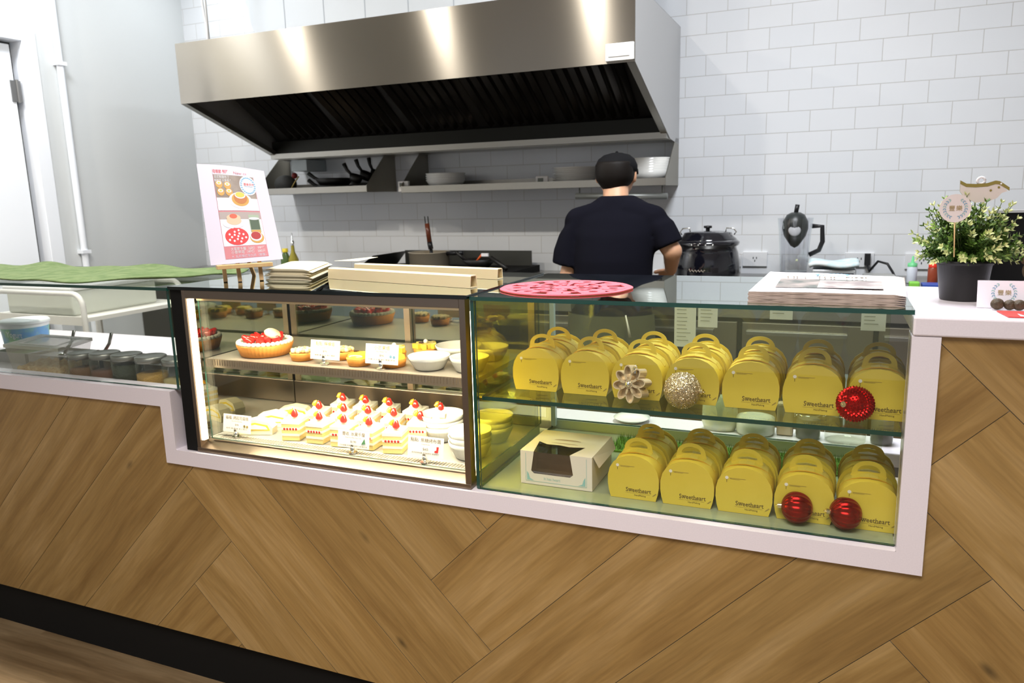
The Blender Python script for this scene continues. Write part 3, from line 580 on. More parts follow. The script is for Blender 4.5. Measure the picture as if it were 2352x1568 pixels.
def bowl(x, y, z, r, h, lab, grp, n=1):
    b = B(); pr = [(0, 0), (r * .62, 0), (r * .70, .003), (r * .93, h * .72), (r, h), (r * .96, h), (r * .88, h * .72), (r * .60, .006), (0, .006)]
    b.lathe(pr[:4], PORC, (x, y, z), 120, True, lambda a: 1 + .018 * abs(math.sin(a * 24))); b.lathe(pr[3:], PORC, (x, y, z), 48)
    tag(b.obj('white_bowl', None, origin=(x, y, z)), lab, 'bowl', grp)
G1, G2 = 'ribbed white bowls on the upper case shelf', 'ribbed white bowls stacked on the case deck'
bowl(-1.030, .122, SZ, .050, .032, 'ribbed white bowl, left one in front on the upper case shelf', G1)
bowl(-1.015, .245, SZ, .058, .034, 'ribbed white bowl at the back left of the upper shelf bowls', G1)
bowl(-.928, .128, SZ, .046, .034, 'ribbed white bowl in front against the green side pane, upper shelf', G1)
bowl(-.936, .250, SZ, .050, .034, 'ribbed white bowl at the back against the green side pane, upper shelf', G1)
def stack(x, y, r, h, k, where):
    for i in range(k):
        bowl(x, y, DZ + i * .0135, r, h, ('lowest' if i == 0 else 'topmost' if i == k - 1 else 'middle') + ' white bowl in the ' + where, G2)
stack(-.936, .132, .052, .040, 3, 'front stack beside the green side pane')
stack(-.936, .262, .052, .040, 3, 'back stack beside the green side pane')
stack(-1.062, .232, .056, .040, 3, 'stack behind the right price card')
# cake slices on the deck
def slice_proto():
    t = thing('cake_slice', (0, 0, 0), None, 'cake'); b = B(); L_ = [(0, .012, SPONGE), (.012, .018, CREAM), (.018, .028, SPONGE), (.028, .034, CREAM), (.034, .043, SPONGE), (.043, .052, CREAM)]
    for za, zb, m in L_: e = .0004 if m is CREAM else 0; b.box(-.024 - e, .024 + e, -.030 - e, .030 + e, za + .0005, zb + .0005, m)
    for i in range(5): b.sph((-.016 + i * .008, -.0302, .031), .0035, BERRY, 8, 5, (1, .25, 1))
    b.obj('layers', t)
    b = B(); b.lathe([(.016, 0), (.015, .006), (.009, .014), (.004, .020), (0, .024)], CREAM, (-.002, .004, .052), 20, True, lambda a: 1 + .12 * abs(math.sin(a * 4))); b.obj('cream_swirl', t)
    b = B(); berry(b, (.006, -.012, .062), .0095, (.1, -.1, 1), 1.7); b.obj('strawberry', t)
    b = B(); b.T = Matrix.Translation((-.010, -.004, .066)) @ Matrix.Rotation(.5, 4, 'Y'); b.lathe([(.007, 0), (.006, .010), (0, .016)], ORANGE, (0, 0, 0), 10); b.obj('orange_piece', t); return t
sp = slice_proto(); k = 0; cols = ['first', 'second', 'third', 'fourth', 'fifth']
for r_ in range(3):
    for c_ in range(5):
        x = -1.430 + c_ * .076 + r_ * .012 + random.uniform(-.004, .004); y = .118 + r_ * .085 + random.uniform(-.004, .004)
        lab = 'strawberry cream cake slice, ' + cols[c_] + ' from the left in the ' + ('front', 'middle', 'back')[r_] + ' row on the case deck'
        rz = random.uniform(-.12, .12) + .15
        if k == 0: sp.location = (x, y, DZ); sp.rotation_euler = (0, 0, rz); sp['label'] = lab; sp['group'] = 'strawberry cream cake slices'
        else: copy_tree(sp, (x, y, DZ), rz, lab, 'strawberry cream cake slices')
        k += 1
def loaf(x, y, rz, lab, lf=None):
    t = thing('sponge_slice', (x, y, DZ), lab, 'cake', 'long sponge slices at the left of the deck'); t.rotation_euler = (0, 0, 0); b = B(); b.T = Matrix.Translation((x, y, DZ)) @ Matrix.Rotation(rz, 4, 'Z')
    b.prism([(-.045, 0), (.045, 0), (.047, .018), (.036, .034), (.0, .042), (-.036, .034), (-.047, .018)], -.016, .016, mat('pale_sponge', (0.88, 0.78, 0.52), 0.6)); b.obj('sponge', t)
    b = B(); b.T = Matrix.Translation((x, y, DZ)) @ Matrix.Rotation(rz, 4, 'Z'); b.prism([(-.040, .012), (.040, .012), (.034, .026), (0, .033), (-.034, .026)], -.0168, -.0161, LEMON); b.prism([(-.034, .015), (.034, .015), (.029, .022), (0, .028), (-.029, .022)], -.0172, -.0168, CREAM); b.obj('filling', t)
loaf(-1.555, .115, .30, 'long sponge slice with yellow filling, nearest the left price card'); loaf(-1.560, .185, .30, 'long sponge slice with yellow filling, middle of three at the left'); loaf(-1.545, .255, .3, 'long sponge slice with yellow filling, rearmost of three at the left')
# price cards
def card(x, y, z, w, h, lines, lab, icon=None, tilt=.18):
    t = thing('price_card', (x, y, z), lab, 'sign', 'price cards in the cake cabinet'); b = B(); T = Matrix.Translation((x, y, z + .012)) @ Matrix.Rotation(-tilt, 4, 'X'); b.T = T
    b.box(-w / 2, w / 2, 0, .0008, 0, h, mat('card_white', (0.86, 0.83, 0.80), 0.5))
    for body, sz, zz, ww, m in lines: b.text(body, sz, m, Matrix.Translation((0, -.0004, zz)) @ Matrix.Rotation(PI / 2, 4, 'X'), w=ww, align='CENTER', bold=0)
    if icon:
        m, k_ = icon; cx_ = w * .32; cz = h * .40
        if k_ == 'tree': b.prism([(cx_ - .006, cz - .006), (cx_ + .006, cz - .004), (cx_ + .003, cz + .009)], -.0006, -.0003, m)
        elif k_ == 'sock': b.prism([(cx_ - .006, cz - .006), (cx_ + .003, cz - .006), (cx_ + .004, cz + .002), (cx_ + .005, cz + .008), (cx_ - .001, cz + .008), (cx_ - .001, cz), (cx_ - .006, cz - .002)], -.0006, -.0003, m)
        else:
            b.prism(circ(cx_ - .004, cz, .0034, 10), -.0006, -.0003, m); b.prism(circ(cx_ + .005, cz - .001, .0034, 10), -.0006, -.0003, m)
    b.obj('card', t); b = B(); b.cyl((x, y - .001, z), .011, .003, CHROME, 16); b.sph((x, y - .003, z + .010), .0062, CHROME, 14, 8, (1, .8, 1.2)); b.cbox((x, y - .0035, z + .017), (.007, .003, .009), CHROME); b.obj('holder', t)
GRN = mat('green_icon', (0.08, 0.22, 0.10), 0.5)
card(-1.585, .068, DZ, .092, .047, [('福福. 烤起司蛋糕', .0105, .0345, .076, INK), ('New York Cheesecake', .004, .028, .034, INK), ('$90', .0065, .018, .012, INK), ('起司 蛋 奶油 手工製作', .004, .009, .07, INK)], 'white price card standing left on the case deck, before the sponge slices', (GREYINK, 'dots'))
card(-1.218, .062, DZ, .090, .042, [('豐收. 水果千層', .0105, .0300, .064, INK), ('Fresh Fruit Mille Crepe Cake', .004, .0235, .046, RED), ('$190', .0070, .013, .016, INK), ('卡士達醬 新鮮水果 香草千層 鮮奶油', .0038, .004, .078, INK)], 'white price card with a green tree mark, middle of the case deck', (GRN, 'tree'))
card(-1.018, .060, DZ, .094, .048, [('點點. 焦糖烤布蕾', .0105, .0355, .080, INK), ('Creme Brulee', .004, .0285, .022, RED), ('$65', .0080, .0165, .014, INK), ('香草莢烤布蕾 天然香草籽 雞蛋布丁', .0038, .008, .072, INK)], 'white price card with a red stocking mark, right of the case deck', (RED, 'sock'))
card(-1.300, .085, SZ, .086, .047, [('點點. 檸檬塔', .0105, .0345, .056, GREYINK), ('Lemon Tart', .004, .028, .022, INK), ('$95', .0065, .018, .012, INK), ('檸檬 蛋 奶油 杏仁塔皮', .004, .009, .06, INK)], 'white price card, left one on the upper case shelf')
card(-1.135, .080, SZ, .090, .047, [('小芒果塔', .0105, .0345, .044, GREYINK), ('Mini Mango Tart', .004, .028, .030, INK), ('$90', .0065, .018, .012, INK), ('芒果 卡士達 杏仁塔皮 奶油', .004, .009, .074, INK)], 'white price card with two small marks, right one on the upper case shelf', (BLUEINK, 'dots'))
# ================================================================ ON TOP OF THE CASES
# green towel
b = B(); TW = mat('lime_towel', (0.095, 0.155, 0.05), 0.9, vary=(30, (0.15, 0.21, 0.085)), bump=(260, .6, .002))
nx, ny = 70, 24; vs = []
for j in range(ny + 1):
    for i in range(nx + 1):
        u, v = i / nx, j / ny; x = -3.3 + u * (1.46 + .10 * math.sin(v * 2.6)) - (1 - v) * .02 * math.sin(u * 9); y = .022 + .37 * v + .012 * math.sin(u * 14) * (1 - v)
        if u > .9: y += (u - .9) * 1.1 * (1 - v)
        z = 1.1100 + .004 * (math.sin(u * 31 + v * 4) * math.sin(v * 9 + u * 5)) + .004 + (.010 * max(0, math.sin(u * 19)) * (v ** 3))
        vs.append((x, y, z))
fs = [(j * (nx + 1) + i, j * (nx + 1) + i + 1, (j + 1) * (nx + 1) + i + 1, (j + 1) * (nx + 1) + i) for j in range(ny) for i in range(nx)]
b.add(vs, fs, TW, True); o = b.obj('towel'); so = o.modifiers.new('s', 'SOLIDIFY'); so.thickness = .004; so.offset = -1
tag(o, 'lime green towel spread over the top of the left glass case', 'towel')
# easel with poster
PINE = mat('light_pine', (0.72, 0.46, 0.20), 0.5, vary=(30, (0.78, 0.53, 0.26), (1, 1, .1)))
t = thing('tabletop_easel', (-1.53, .10, 1.109), 'small pale wooden tabletop easel on the glass top holding the poster', 'easel')
def bar(name, p0, p1, w, d, par):
    b = B(); p0, p1 = Vector(p0), Vector(p1); dd = p1 - p0; q = dd.to_track_quat('Z', 'Y').to_matrix().to_4x4(); b.T = Matrix.Translation(p0) @ q; b.box(-w / 2, w / 2, -d / 2, d / 2, 0, dd.length, PINE); return b.obj(name, par, .0008)
bar('leg', (-1.612, .110, 1.1088), (-1.648, .142, 1.25), .010, .007, t); bar('leg', (-1.577, .124, 1.1088), (-1.616, .154, 1.25), .010, .006, t)
bar('leg', (-1.538, .160, 1.1088), (-1.578, .196, 1.25), .010, .007, t); bar('leg', (-1.66, .27, 1.1088), (-1.627, .178, 1.25), .010, .006, t)
b = B(); b.T = Matrix.Translation((-1.560, .126, 1.1505)) @ Matrix.Rotation(math.atan2(.14, .11), 4, 'Z'); b.box(-.068, .068, -.016, .010, -.005, .005, PINE); b.obj('ledge', t, .0008)
PK = mat('pink_print', (0.50, 0.17, 0.19), 0.5); LILAC = mat('lilac_white', (0.56, 0.51, 0.59), 0.5)
t = thing('poster', (-1.545, .10, 1.158), 'curled pink and white cake poster standing on the small wooden easel', 'poster')
b = B(); tl = math.atan2(.055, .25)
def PT(u, v, e=0.0):  # u across -.5...5, v up 0..1 on the leaning sheet
    k = u + .5; P_ = (Vector((-1.607, .060, 1.1565)) * (1 - k) + Vector((-1.497, .200, 1.1615)) * k) * (1 - v) + (Vector((-1.690, .130, 1.410)) * (1 - k) + Vector((-1.595, .270, 1.391)) * k) * v
    P_ = P_ + Vector((-.006, .006, .004)) * math.sin(k * PI) * v + Vector((.70, -.62, .35)).normalized() * e; return tuple(P_)
def sheet(u0, u1, v0, v1, m, e, n=10):
    vs = []; 
    for j in range(n + 1):
        for i in range(n + 1): vs.append(PT(u0 + (u1 - u0) * i / n, v0 + (v1 - v0) * j / n, e))
    b.add(vs, [(j * (n + 1) + i, j * (n + 1) + i + 1, (j + 1) * (n + 1) + i + 1, (j + 1) * (n + 1) + i) for j in range(n) for i in range(n)], m, True)
def disc(u, v, ru, rv, m, e, a0=0, a1=2 * PI, n=26): b.add([PT(u + ru * math.cos(a0 + (a1 - a0) * i / n), v + rv * math.sin(a0 + (a1 - a0) * i / n), e) for i in range(n)], [tuple(range(n))], m)
def ptext(body, u, v, w_, sz, m, e, bold=0):
    o_ = Vector(PT(u, v, e)); ex = (Vector(PT(u + .1, v, e)) - o_).normalized(); ey = (Vector(PT(u, v + .1, e)) - o_).normalized(); ey = (ey - ex * ey.dot(ex)).normalized(); ez = ex.cross(ey)
    T_ = Matrix((ex, ey, ez)).transposed().to_4x4(); T_.translation = o_; b.text(body, sz, m, T_, w=w_ * .85, bold=bold)
PH1 = mat('photo_table', (0.20, 0.15, 0.12), .5, vary=(30, (0.28, .23, .19))); PH2 = mat('photo_cloth', (0.70, .66, .74), .5, vary=(20, (.80, .76, .80))); PUD = mat('pudding_print', (.42, .14, .03), .5); GOLDP = mat('gold_print', (.50, .27, .05), .5); BLK = mat('print_dark', (.06, .09, .05), .5); PLATE = mat('print_white', (.60, .58, .60), .5)
sheet(-.5, .5, 0, 1, LILAC, 0); sheet(-.5, .5, 0, 1, mat('poster_back', (.7, .66, .68), .6), -.0008)
sheet(-.29, .31, .045, .955, PK, .0004); sheet(-.285, .305, .53, .90, PH1, .0007); sheet(-.285, .305, .53, .66, PH2, .0009); sheet(-.285, .305, .17, .515, PH2, .0007); sheet(-.285, .305, .44, .515, mat('photo_wall', (.34, .28, .26), .5), .0009); sheet(-.29, .31, .90, .955, LILAC, .0006)
for (u, v) in ((-.22, .80), (-.10, .79), (-.21, .72), (-.09, .72)): disc(u, v, .052, .040, GOLDP, .0011); disc(u, v + .012, .036, .018, PLATE, .0013); disc(u, v + .012, .02, .010, mat('yolk_print', (.85, .45, .06), .5), .0015)
disc(.055, .635, .17, .085, PLATE, .0012); disc(.055, .645, .125, .070, GOLDP, .0014); disc(.06, .662, .095, .062, PUD, .0016); disc(.06, .690, .078, .036, MATS['print_white'], .0018); disc(.06, .695, .066, .028, MATS['yolk_print'], .0020)
disc(.205, .80, .125, .105, PLATE, .0013)
for i in range(22): a = 2 * PI * i / 22; disc(.205 + .100 * math.cos(a), .80 + .084 * math.sin(a), .017, .008, BLUEINK, .0015, n=8)
ptext('豐樂手作', .142, .80, .030, .009, RED, .0016); ptext('Handmade', .150, .785, .024, .005, BLUEINK, .0016)
disc(-.10, .395, .155, .050, PLATE, .0012); disc(-.09, .425, .105, .045, mat('cream_print', (.55, .42, .28), .5), .0014); disc(-.09, .455, .100, .036, MATS['cream_print'], .0015); disc(-.09, .470, .055, .024, mat('berry_print', (.66, .10, .05), .5), .0017)
sheet(.125, .275, .30, .485, mat('jar_print', (.30, .36, .26), .5), .0012, 4); sheet(.135, .265, .33, .44, BLK, .0014, 4); sheet(.135, .265, .285, .325, GOLDP, .0014, 4); disc(.20, .445, .078, .014, MATS['print_white'], .0016)
disc(-.085, .265, .165, .088, RED, .0012)
for i in range(14): a = i * 2.4; r_ = .035 * math.sqrt(i + .3); disc(-.085 + r_ * math.cos(a), .265 + .54 * r_ * math.sin(a), .016, .012, PLATE, .0014, n=6)
disc(.195, .245, .10, .058, GOLDP, .0012); disc(.185, .258, .085, .050, PLATE, .0014); disc(.185, .266, .070, .040, mat('jam_print', (.35, .02, .02), .5), .0016)
ptext('母親節 預購早鳥 優惠', -.285, .915, .085, .012, RED, .0010); ptext('New cakes', .02, .915, .055, .011, PK, .0010)
ptext('法式焦糖布丁 草莓千層', -.280, .862, .080, .010, PLATE, .0012); ptext('檸檬塔 水果塔 蛋糕', -.280, .825, .060, .009, PLATE, .0012)
ptext('大草莓千層（6吋） 990元', -.20, .125, .100, .010, PLATE, .0008); ptext('小草莓塔（4吋） 380元', -.20, .092, .100, .010, PLATE, .0008); ptext('＊ 五月預訂享九折（限量）', -.20, .055, .100, .008, LILAC, .0008)
b.obj('poster_sheet', t)
# stack of paper bags
BAG = mat('cream_bag_paper', (0.88, 0.79, 0.56), 0.55); G = 'flat paper bags stacked on the glass top'
for i in range(6):
    b = B(); z = 1.1085 + i * .0050; sh = .004 * math.sin(i * 2.1); n = 12; vs = []
    for j in range(n + 1):
        u = j / n; x = -1.540 + sh + u * .145; bul = .0043 * (1 - (2 * u - 1) ** 6)
        vs += [(x, .178 + sh, z + .0002), (x, .178 + sh, z + .0006 + bul), (x - .10, .400 + sh, z + .0004 + bul * .9), (x - .10, .400 + sh, z + .0002)]
    b.add(vs, [(4 * j + a, 4 * j + (a + 1) % 4, 4 * j + 4 + (a + 1) % 4, 4 * j + 4 + a) for j in range(n) for a in range(4)] + [(3, 2, 1, 0), (4 * n, 4 * n + 1, 4 * n + 2, 4 * n + 3)], BAG, False)
    if i == 5: b.add([(-1.48, .395, z + .006), (-1.40, .40, z + .006), (-1.36, .44, z + .014), (-1.40, .46, z + .012)], [(0, 1, 2, 3)], BAG)
    tag(b.obj('paper_bag', None, origin=(-1.53, .27, z)), 'cream flat paper bag beside the easel, ' + ('lowest of the stack', 'second from the bottom', 'third from the bottom', 'third from the top', 'second from the top', 'topmost of the stack')[i], 'bag', G)
# cream channel profiles
CH = mat('cream_plastic', (0.88, 0.75, 0.47), 0.35, sss=.1)
def channel(xa, ya, xb, yb, w, h, lab):
    b = B(); a = math.atan2(yb - ya, xb - xa); L_ = math.hypot(xb - xa, yb - ya); b.T = Matrix.Translation((xa, ya, 1.1085)) @ Matrix.Rotation(a, 4, 'Z')
    o_ = [(0, 0), (w, 0), (w * .92, h * .9), (w * .85, h), (w * .22, h), (w * .12, h * .92)]; i_ = [(.002, .002), (w - .002, .002), (w * .92 - .002, h * .88), (w * .83, h - .002), (w * .24, h - .002), (w * .12 + .002, h * .9)]
    vs = [(x, y, z) for x in (0, L_) for P_ in (o_, i_) for y, z in P_]; fs = []
    for i in range(6): j = (i + 1) % 6; fs += [(i, 12 + i, 12 + j, j), (6 + i, 6 + j, 18 + j, 18 + i), (12 + i, 18 + i, 18 + j, 12 + j), (i, j, 6 + j, 6 + i)]
    b.add(vs, fs, CH); tag(b.obj('plastic_channel'), lab, 'channel', 'cream plastic channels lying on the glass top')
channel(-1.385, .235, -.912, .112, .026, .028, 'long cream plastic channel on the glass top, the nearer one'); channel(-1.400, .375, -.925, .290, .026, .026, 'long cream plastic channel on the glass top, the farther one')
# red papercut disc
PC = mat('coral_felt', (0.80, 0.12, 0.16), 0.7); b = B(); cx, cy, z0 = -.710, .178, 1.1060; RX, RY = .146, .135
def ringf(r0, r1, a0, a1, n, cxx=cx, cyy=cy, sy=RY / RX, zz=0.0):
    vs = []; 
    for k in range(n + 1):
        a = a0 + (a1 - a0) * k / n
        for r in (r0, r1):
            for z in (z0 + zz, z0 + zz + .0022): vs.append((cxx + r * math.cos(a) * (1 + .012 * math.sin(9 * a)), cyy + r * sy * math.sin(a), z))
    fs = []
    for k in range(n): i, j = 4 * k, 4 * k + 4; fs += [(i + 1, i + 3, j + 3, j + 1), (i, j, j + 2, i + 2), (i + 2, j + 2, j + 3, i + 3), (i, i + 1, j + 1, j)]
    b.add(vs, fs, PC)
ringf(.128, .146, 0, 2 * PI, 64); ringf(.080, .092, 0, 2 * PI, 48, zz=.0001); ringf(.0, .030, 0, 2 * PI, 24, zz=.0001)
for k in range(12): a = 2 * PI * k / 12 + .1; ringf(.026, .133, a - .05, a + .12, 4, zz=.0002 + .0001 * (k % 2))
for k in range(9): a = 2 * PI * k / 9; ringf(.010, .026, 0, 2 * PI, 12, cx + .108 * math.cos(a), cy + .100 * math.sin(a), 1, .0004)
for k in range(7): a = 2 * PI * k / 7 + .3; ringf(.006, .017, 0, 2 * PI, 10, cx + .056 * math.cos(a), cy + .052 * math.sin(a), 1, .0005)
tag(b.obj('papercut_disc'), 'coral red cut-out lace disc lying on the right glass top', 'decoration')
# stack of menu newspapers
NEWS = mat('newsprint_edge', (0.56, 0.44, 0.38), 0.7, vary=(160, (0.36, 0.28, 0.24), (.4, .4, 6))); NEWT = mat('newsprint_top', (0.74, 0.72, 0.76), 0.6); G = 'folded menu newspapers stacked on the right glass top'
for i in range(6):
    b = B(); z = 1.1050 + i * .0036; n = 14; vs = []; last = i == 5; hh = .0033
    for j in range(n + 1):
        u = j / n; s1 = random.uniform(-.001, .001); w1 = .0012 * math.sin(u * 7 + i) if last else 0
        xf, xb = -.311 + u * .258 + .001 * (i % 2), -.296 + u * .262; dz = (.006 * (1 - u) ** 2 if last else 0) ; fold = math.sqrt(max(0, 1 - ((u - .94) / .06) ** 2)) if u > .94 else 1
        vs += [(xf, .040 + s1, z), (xf, .040 + s1, z + hh * fold + w1 * .4 + .0002), (xb, .345, z + hh * fold + dz + w1 + .0002), (xb, .345, z)]
    fs = [(4 * j, 4 * j + 4, 4 * j + 5, 4 * j + 1) for j in range(n)] + [(4 * j + 2, 4 * j + 6, 4 * j + 7, 4 * j + 3) for j in range(n)] + [(4 * j, 4 * j + 3, 4 * j + 7, 4 * j + 4) for j in range(n)] + [(0, 1, 2, 3), (4 * n, 4 * n + 3, 4 * n + 2, 4 * n + 1)]
    b.add(vs, fs, NEWS); b.add(vs, [(4 * j + 1, 4 * j + 5, 4 * j + 6, 4 * j + 2) for j in range(n)], NEWT, True)
    if last:
        zt = z + hh + .0022; 
        def q_(x0, y0, x1, y1, m, dz=0): b.add([(x0, y0, zt + dz), (x1, y0, zt + dz), (x1 + .003, y1, zt + .0035 * (1 - (x1 + .311) / .258) ** 2 + dz), (x0 + .003, y1, zt + .0048 * (1 - (x0 + .311) / .258) ** 2 + dz)], [(0, 1, 2, 3)], m)
        q_(-.268, .095, -.085, .220, mat('news_photo', (.10, .11, .10), .5, vary=(14, (.42, .34, .32)))); q_(-.195, .095, -.085, .205, mat('news_photo_light', (.50, .46, .44), .5, vary=(22, (.24, .20, .20))), .0003)
        b.text('HEY, THE TIMES', .026, INK, Matrix.Translation((-.255, .238, zt + .0032)), w=.165, bold=.0002)
        for k in range(26): a = PI * k / 26 * 2; b.cbox((-.170 + .030 * math.cos(a), .292 + .022 * math.sin(a), zt + .0036), (.007, .0035, .0004), BLUEINK, a + .7)
        for k in range(4): b.box(-.255 + .05 * k, -.222 + .05 * k, .070, .072, zt + .0004, zt + .0006, INK)
    tag(b.obj('newspaper', None, origin=(-.18, .2, z)), ('topmost folded newspaper with a food photo, on the right glass top' if last else 'folded newspaper in the stack, number %s up from the glass' % ('one', 'two', 'three', 'four', 'five', 'six')[i]), 'newspaper', G)
# notes stuck to the rear pane
RP = mat('receipt_paper', (0.72, 0.76, 0.68), 0.6); b = None
for (x0, x1, z0, z1, lab, n_) in ((-.529, -.476, .926, 1.062, 'long narrow receipt hanging inside the rear pane', 11), (-.471, -.424, .978, 1.062, 'short square note beside the long receipt on the rear pane', 6), (-.303, -.252, 1.004, 1.050, 'small note on the rear pane behind the newspapers', 2), (-.105, -.054, .986, 1.050, 'small note at the right end of the rear pane', 4)):
    b = B(); b.box(x0, x1, .4825, .4832, z0, z1, RP)
    for k in range(n_):
        zz = z1 - .022 - k * (z1 - z0 - .03) / max(n_, 1); b.box(x0 + .006, x0 + .006 + random.uniform(.5, .85) * (x1 - x0 - .012), .4820, .4824, zz - .0016, zz, mat('note_writing', (.34, .36, .28), .6))
    tag(b.obj('paper_note'), lab, 'note', 'paper notes on the rear pane')
# ================================================================ RIGHT WORKTOP
t = thing('potted_plant', (.0555, .235, 1.0960), 'bushy green plant with pale tips in a black plastic pot', 'plant')
b = B(); POT = mat('black_pot', (0.012, 0.012, 0.013), 0.42); c = (.0555, .235, 1.0960); b.lathe([(0, 0), (.036, 0), (.037, .002), (.0455, .066), (.0475, .066), (.0475, .074), (.044, .074), (.041, .060), (0, .058)], POT, c, 40); b.obj('pot', t)
LG, LM, LP = mat('leaf_green', (0.07, 0.15, 0.02), 0.5), mat('leaf_mid', (0.20, 0.32, 0.06), 0.5), mat('leaf_pale', (0.62, 0.66, 0.30), 0.5); SM = mat('stem_green', (0.06, 0.10, 0.02), 0.6)
bs = B(); bl = B(); rnd = random.Random(3)
for s_ in range(300):
    th = rnd.uniform(0, 2 * PI); ph = math.acos(rnd.uniform(-.05, 1)); R_ = rnd.uniform(.55, 1.08); rx, rz = .092 * R_, .118 * R_
    base = Vector((c[0] + .02 * math.cos(th), c[1] + .02 * math.sin(th), c[2] + .068)); tip = Vector((c[0] + .004 + rx * math.sin(ph) * math.cos(th), c[1] + .075 * R_ * math.sin(ph) * math.sin(th), c[2] + .078 + rz * math.cos(ph) * 1.0)); mid = (base + tip) / 2 + Vector((0, 0, .012))
    P_ = [base * (1 - u) ** 2 + mid * 2 * u * (1 - u) + tip * u * u for u in [k / 8 for k in range(9)]]; bs.tube(P_, .0008, SM, 4)
    for k in range(2, 9):
        p = P_[k]; dr = (P_[min(k + 1, 8)] - P_[k - 1]).normalized(); e = dr.orthogonal().normalized(); m = LP if k >= 7 and R_ > .8 and rnd.random() < .6 else (LM if k >= 6 and rnd.random() < .5 else LG)
        for a in range(4 if k < 8 else 6):
            q_ = Matrix.Rotation(a * PI / 2 + k * .8 + rnd.uniform(-.3, .3), 3, dr) @ e; d2 = (q_ * .8 + dr * (.5 if k < 8 else 1.0)).normalized(); sd = d2.cross(dr).normalized(); ln = rnd.uniform(.0070, .0105) * (1.1 if k == 8 else 1); wd = .0024
            bl.add([p, p + d2 * ln * .5 + sd * wd, p + d2 * ln, p + d2 * ln * .5 - sd * wd], [(0, 1, 2, 3)], m)
bs.obj('stems', t); bl.obj('foliage', t)
# wreath logo used on the round tag and the card
def wreath(b, T, r, m=BLUEINK, txt=True):
    for sg in (-1, 1):
        for k in range(9):
            a = PI / 2 + sg * (.45 + k * .27)
            for e in (-1, 1):
                b.T = T @ Matrix.Translation((r * math.cos(a), 0, r * math.sin(a))) @ Matrix.Rotation(-(a + sg * PI / 2 + e * .6), 4, 'Y')
                L_ = r * .30; b.add([(0, 0, 0), (L_ * .5, 0, L_ * .18), (L_, 0, 0), (L_ * .5, 0, -L_ * .18)], [(0, 3, 2, 1)], m if k % 3 else TEAL)
    if txt:
        b.T = T; b.text('豐', r * .62, GREYINK, Matrix.Translation((-r * .62, 0, -r * .22)) @ Matrix.Rotation(PI / 2, 4, 'X')); b.text('樂', r * .62, GREYINK, Matrix.Translation((r * .06, 0, -r * .22)) @ Matrix.Rotation(PI / 2, 4, 'X'))
t = thing('round_tag', (.022, .160, 1.24), 'round pinkish tag with a leaf wreath stuck in the plant', 'tag'); b = B(); PKW = mat('pinkish_card', (0.74, 0.66, 0.64), 0.6)
b.prism(circ(.0225, 1.267, .0245, 40), .150, .1508, PKW); wreath(b, Matrix.Translation((.0225, .1495, 1.267)), .0165); b.T = Matrix.Identity(4); b.obj('disc', t)
b = B(); b.tube([(.0235, .1515, 1.245), (.030, .175, 1.18)], .001, PINE, 6); b.obj('stick', t)
BIRDG = mat('mirror_gold', (0.50, 0.36, 0.10), 0.15, 1.0); BIRDW = mat('bird_cream', (0.72, 0.64, 0.60), 0.45)
t = thing('bird_ornament', (.075, .22, 1.29), 'gold and cream open beaked bird ornament perched on top of the plant', 'ornament')
pl = [(.035, 1.315), (.045, 1.309), (.060, 1.308), (.078, 1.309), (.090, 1.313), (.096, 1.312), (.102, 1.308), (.112, 1.3005), (.104, 1.2985), (.110, 1.2945), (.101, 1.291), (.094, 1.282), (.080, 1.276), (.062, 1.275), (.045, 1.283), (.036, 1.295)]
b = B(); b.prism(pl, .214, .222, BIRDW, BIRDG); b.prism(circ(.0985, 1.3075, .0016, 10), .2132, .2136, WPAPER)
for (x, z) in ((.0955, 1.301), (.0835, 1.296)): b.prism(circ(x, z, .002, 8), .2132, .2136, BIRDG)
b.obj('body', t); b = B(); b.add([(x, y, z) for x, z in pl[:8] for y in (.2136, .2226)] + [(x, .2134, z - .006) for x, z in pl[:8]], [(2 * i, 2 * i + 2, 2 * i + 3, 2 * i + 1) for i in range(7)] + [(2 * i, 16 + i, 17 + i, 2 * i + 2) for i in range(7)], BIRDG)
b.obj('gold_back', t); b = B(); b.tube([(.068 + .006 * math.cos(a), .218, 1.3135 + .006 * math.sin(a)) for a in [i * PI / 6 for i in range(13)]], .0022, mat('white_ribbon', (.85, .83, .85), .4), 8); b.obj('ribbon', t)
t = thing('logo_card', (.105, .120, 1.0965), 'white card printed with a blue leaf wreath, leaning before the black pot', 'sign')
b = B(); T = Matrix.Translation((.0645, .126, 1.0965)) @ Matrix.Rotation(-.22, 4, 'X'); b.T = T; b.box(0, .078, 0, .0012, 0, .0475, mat('lilac_card', (.84, .80, .88), .5)); wreath(b, T @ Matrix.Translation((.040, -.0006, .0265)), .0165); b.T = Matrix.Identity(4); b.obj('card', t)
NUTM = mat('walnut_brown', (0.045, 0.030, 0.014), 0.6, bump=(220, .9, .003), vary=(60, (0.09, 0.06, 0.03)))
for i, (x, y, r) in enumerate(((.092, .108, .0105), (.110, .107, .0095), (.123, .104, .0100), (.137, .104, .0085), (.150, .108, .0095))):
    b = B(); b.sph((x, y, 1.0962 + r * .92), r, NUTM, 18, 10, (1, 1, .92)); tag(b.obj('walnut', None, origin=(x, y, 1.0962)), ('leftmost', 'second from left', 'middle', 'fourth from left', 'rightmost')[i] + ' dark nut in the row before the wreath card', 'nut', 'dark nuts before the wreath card')
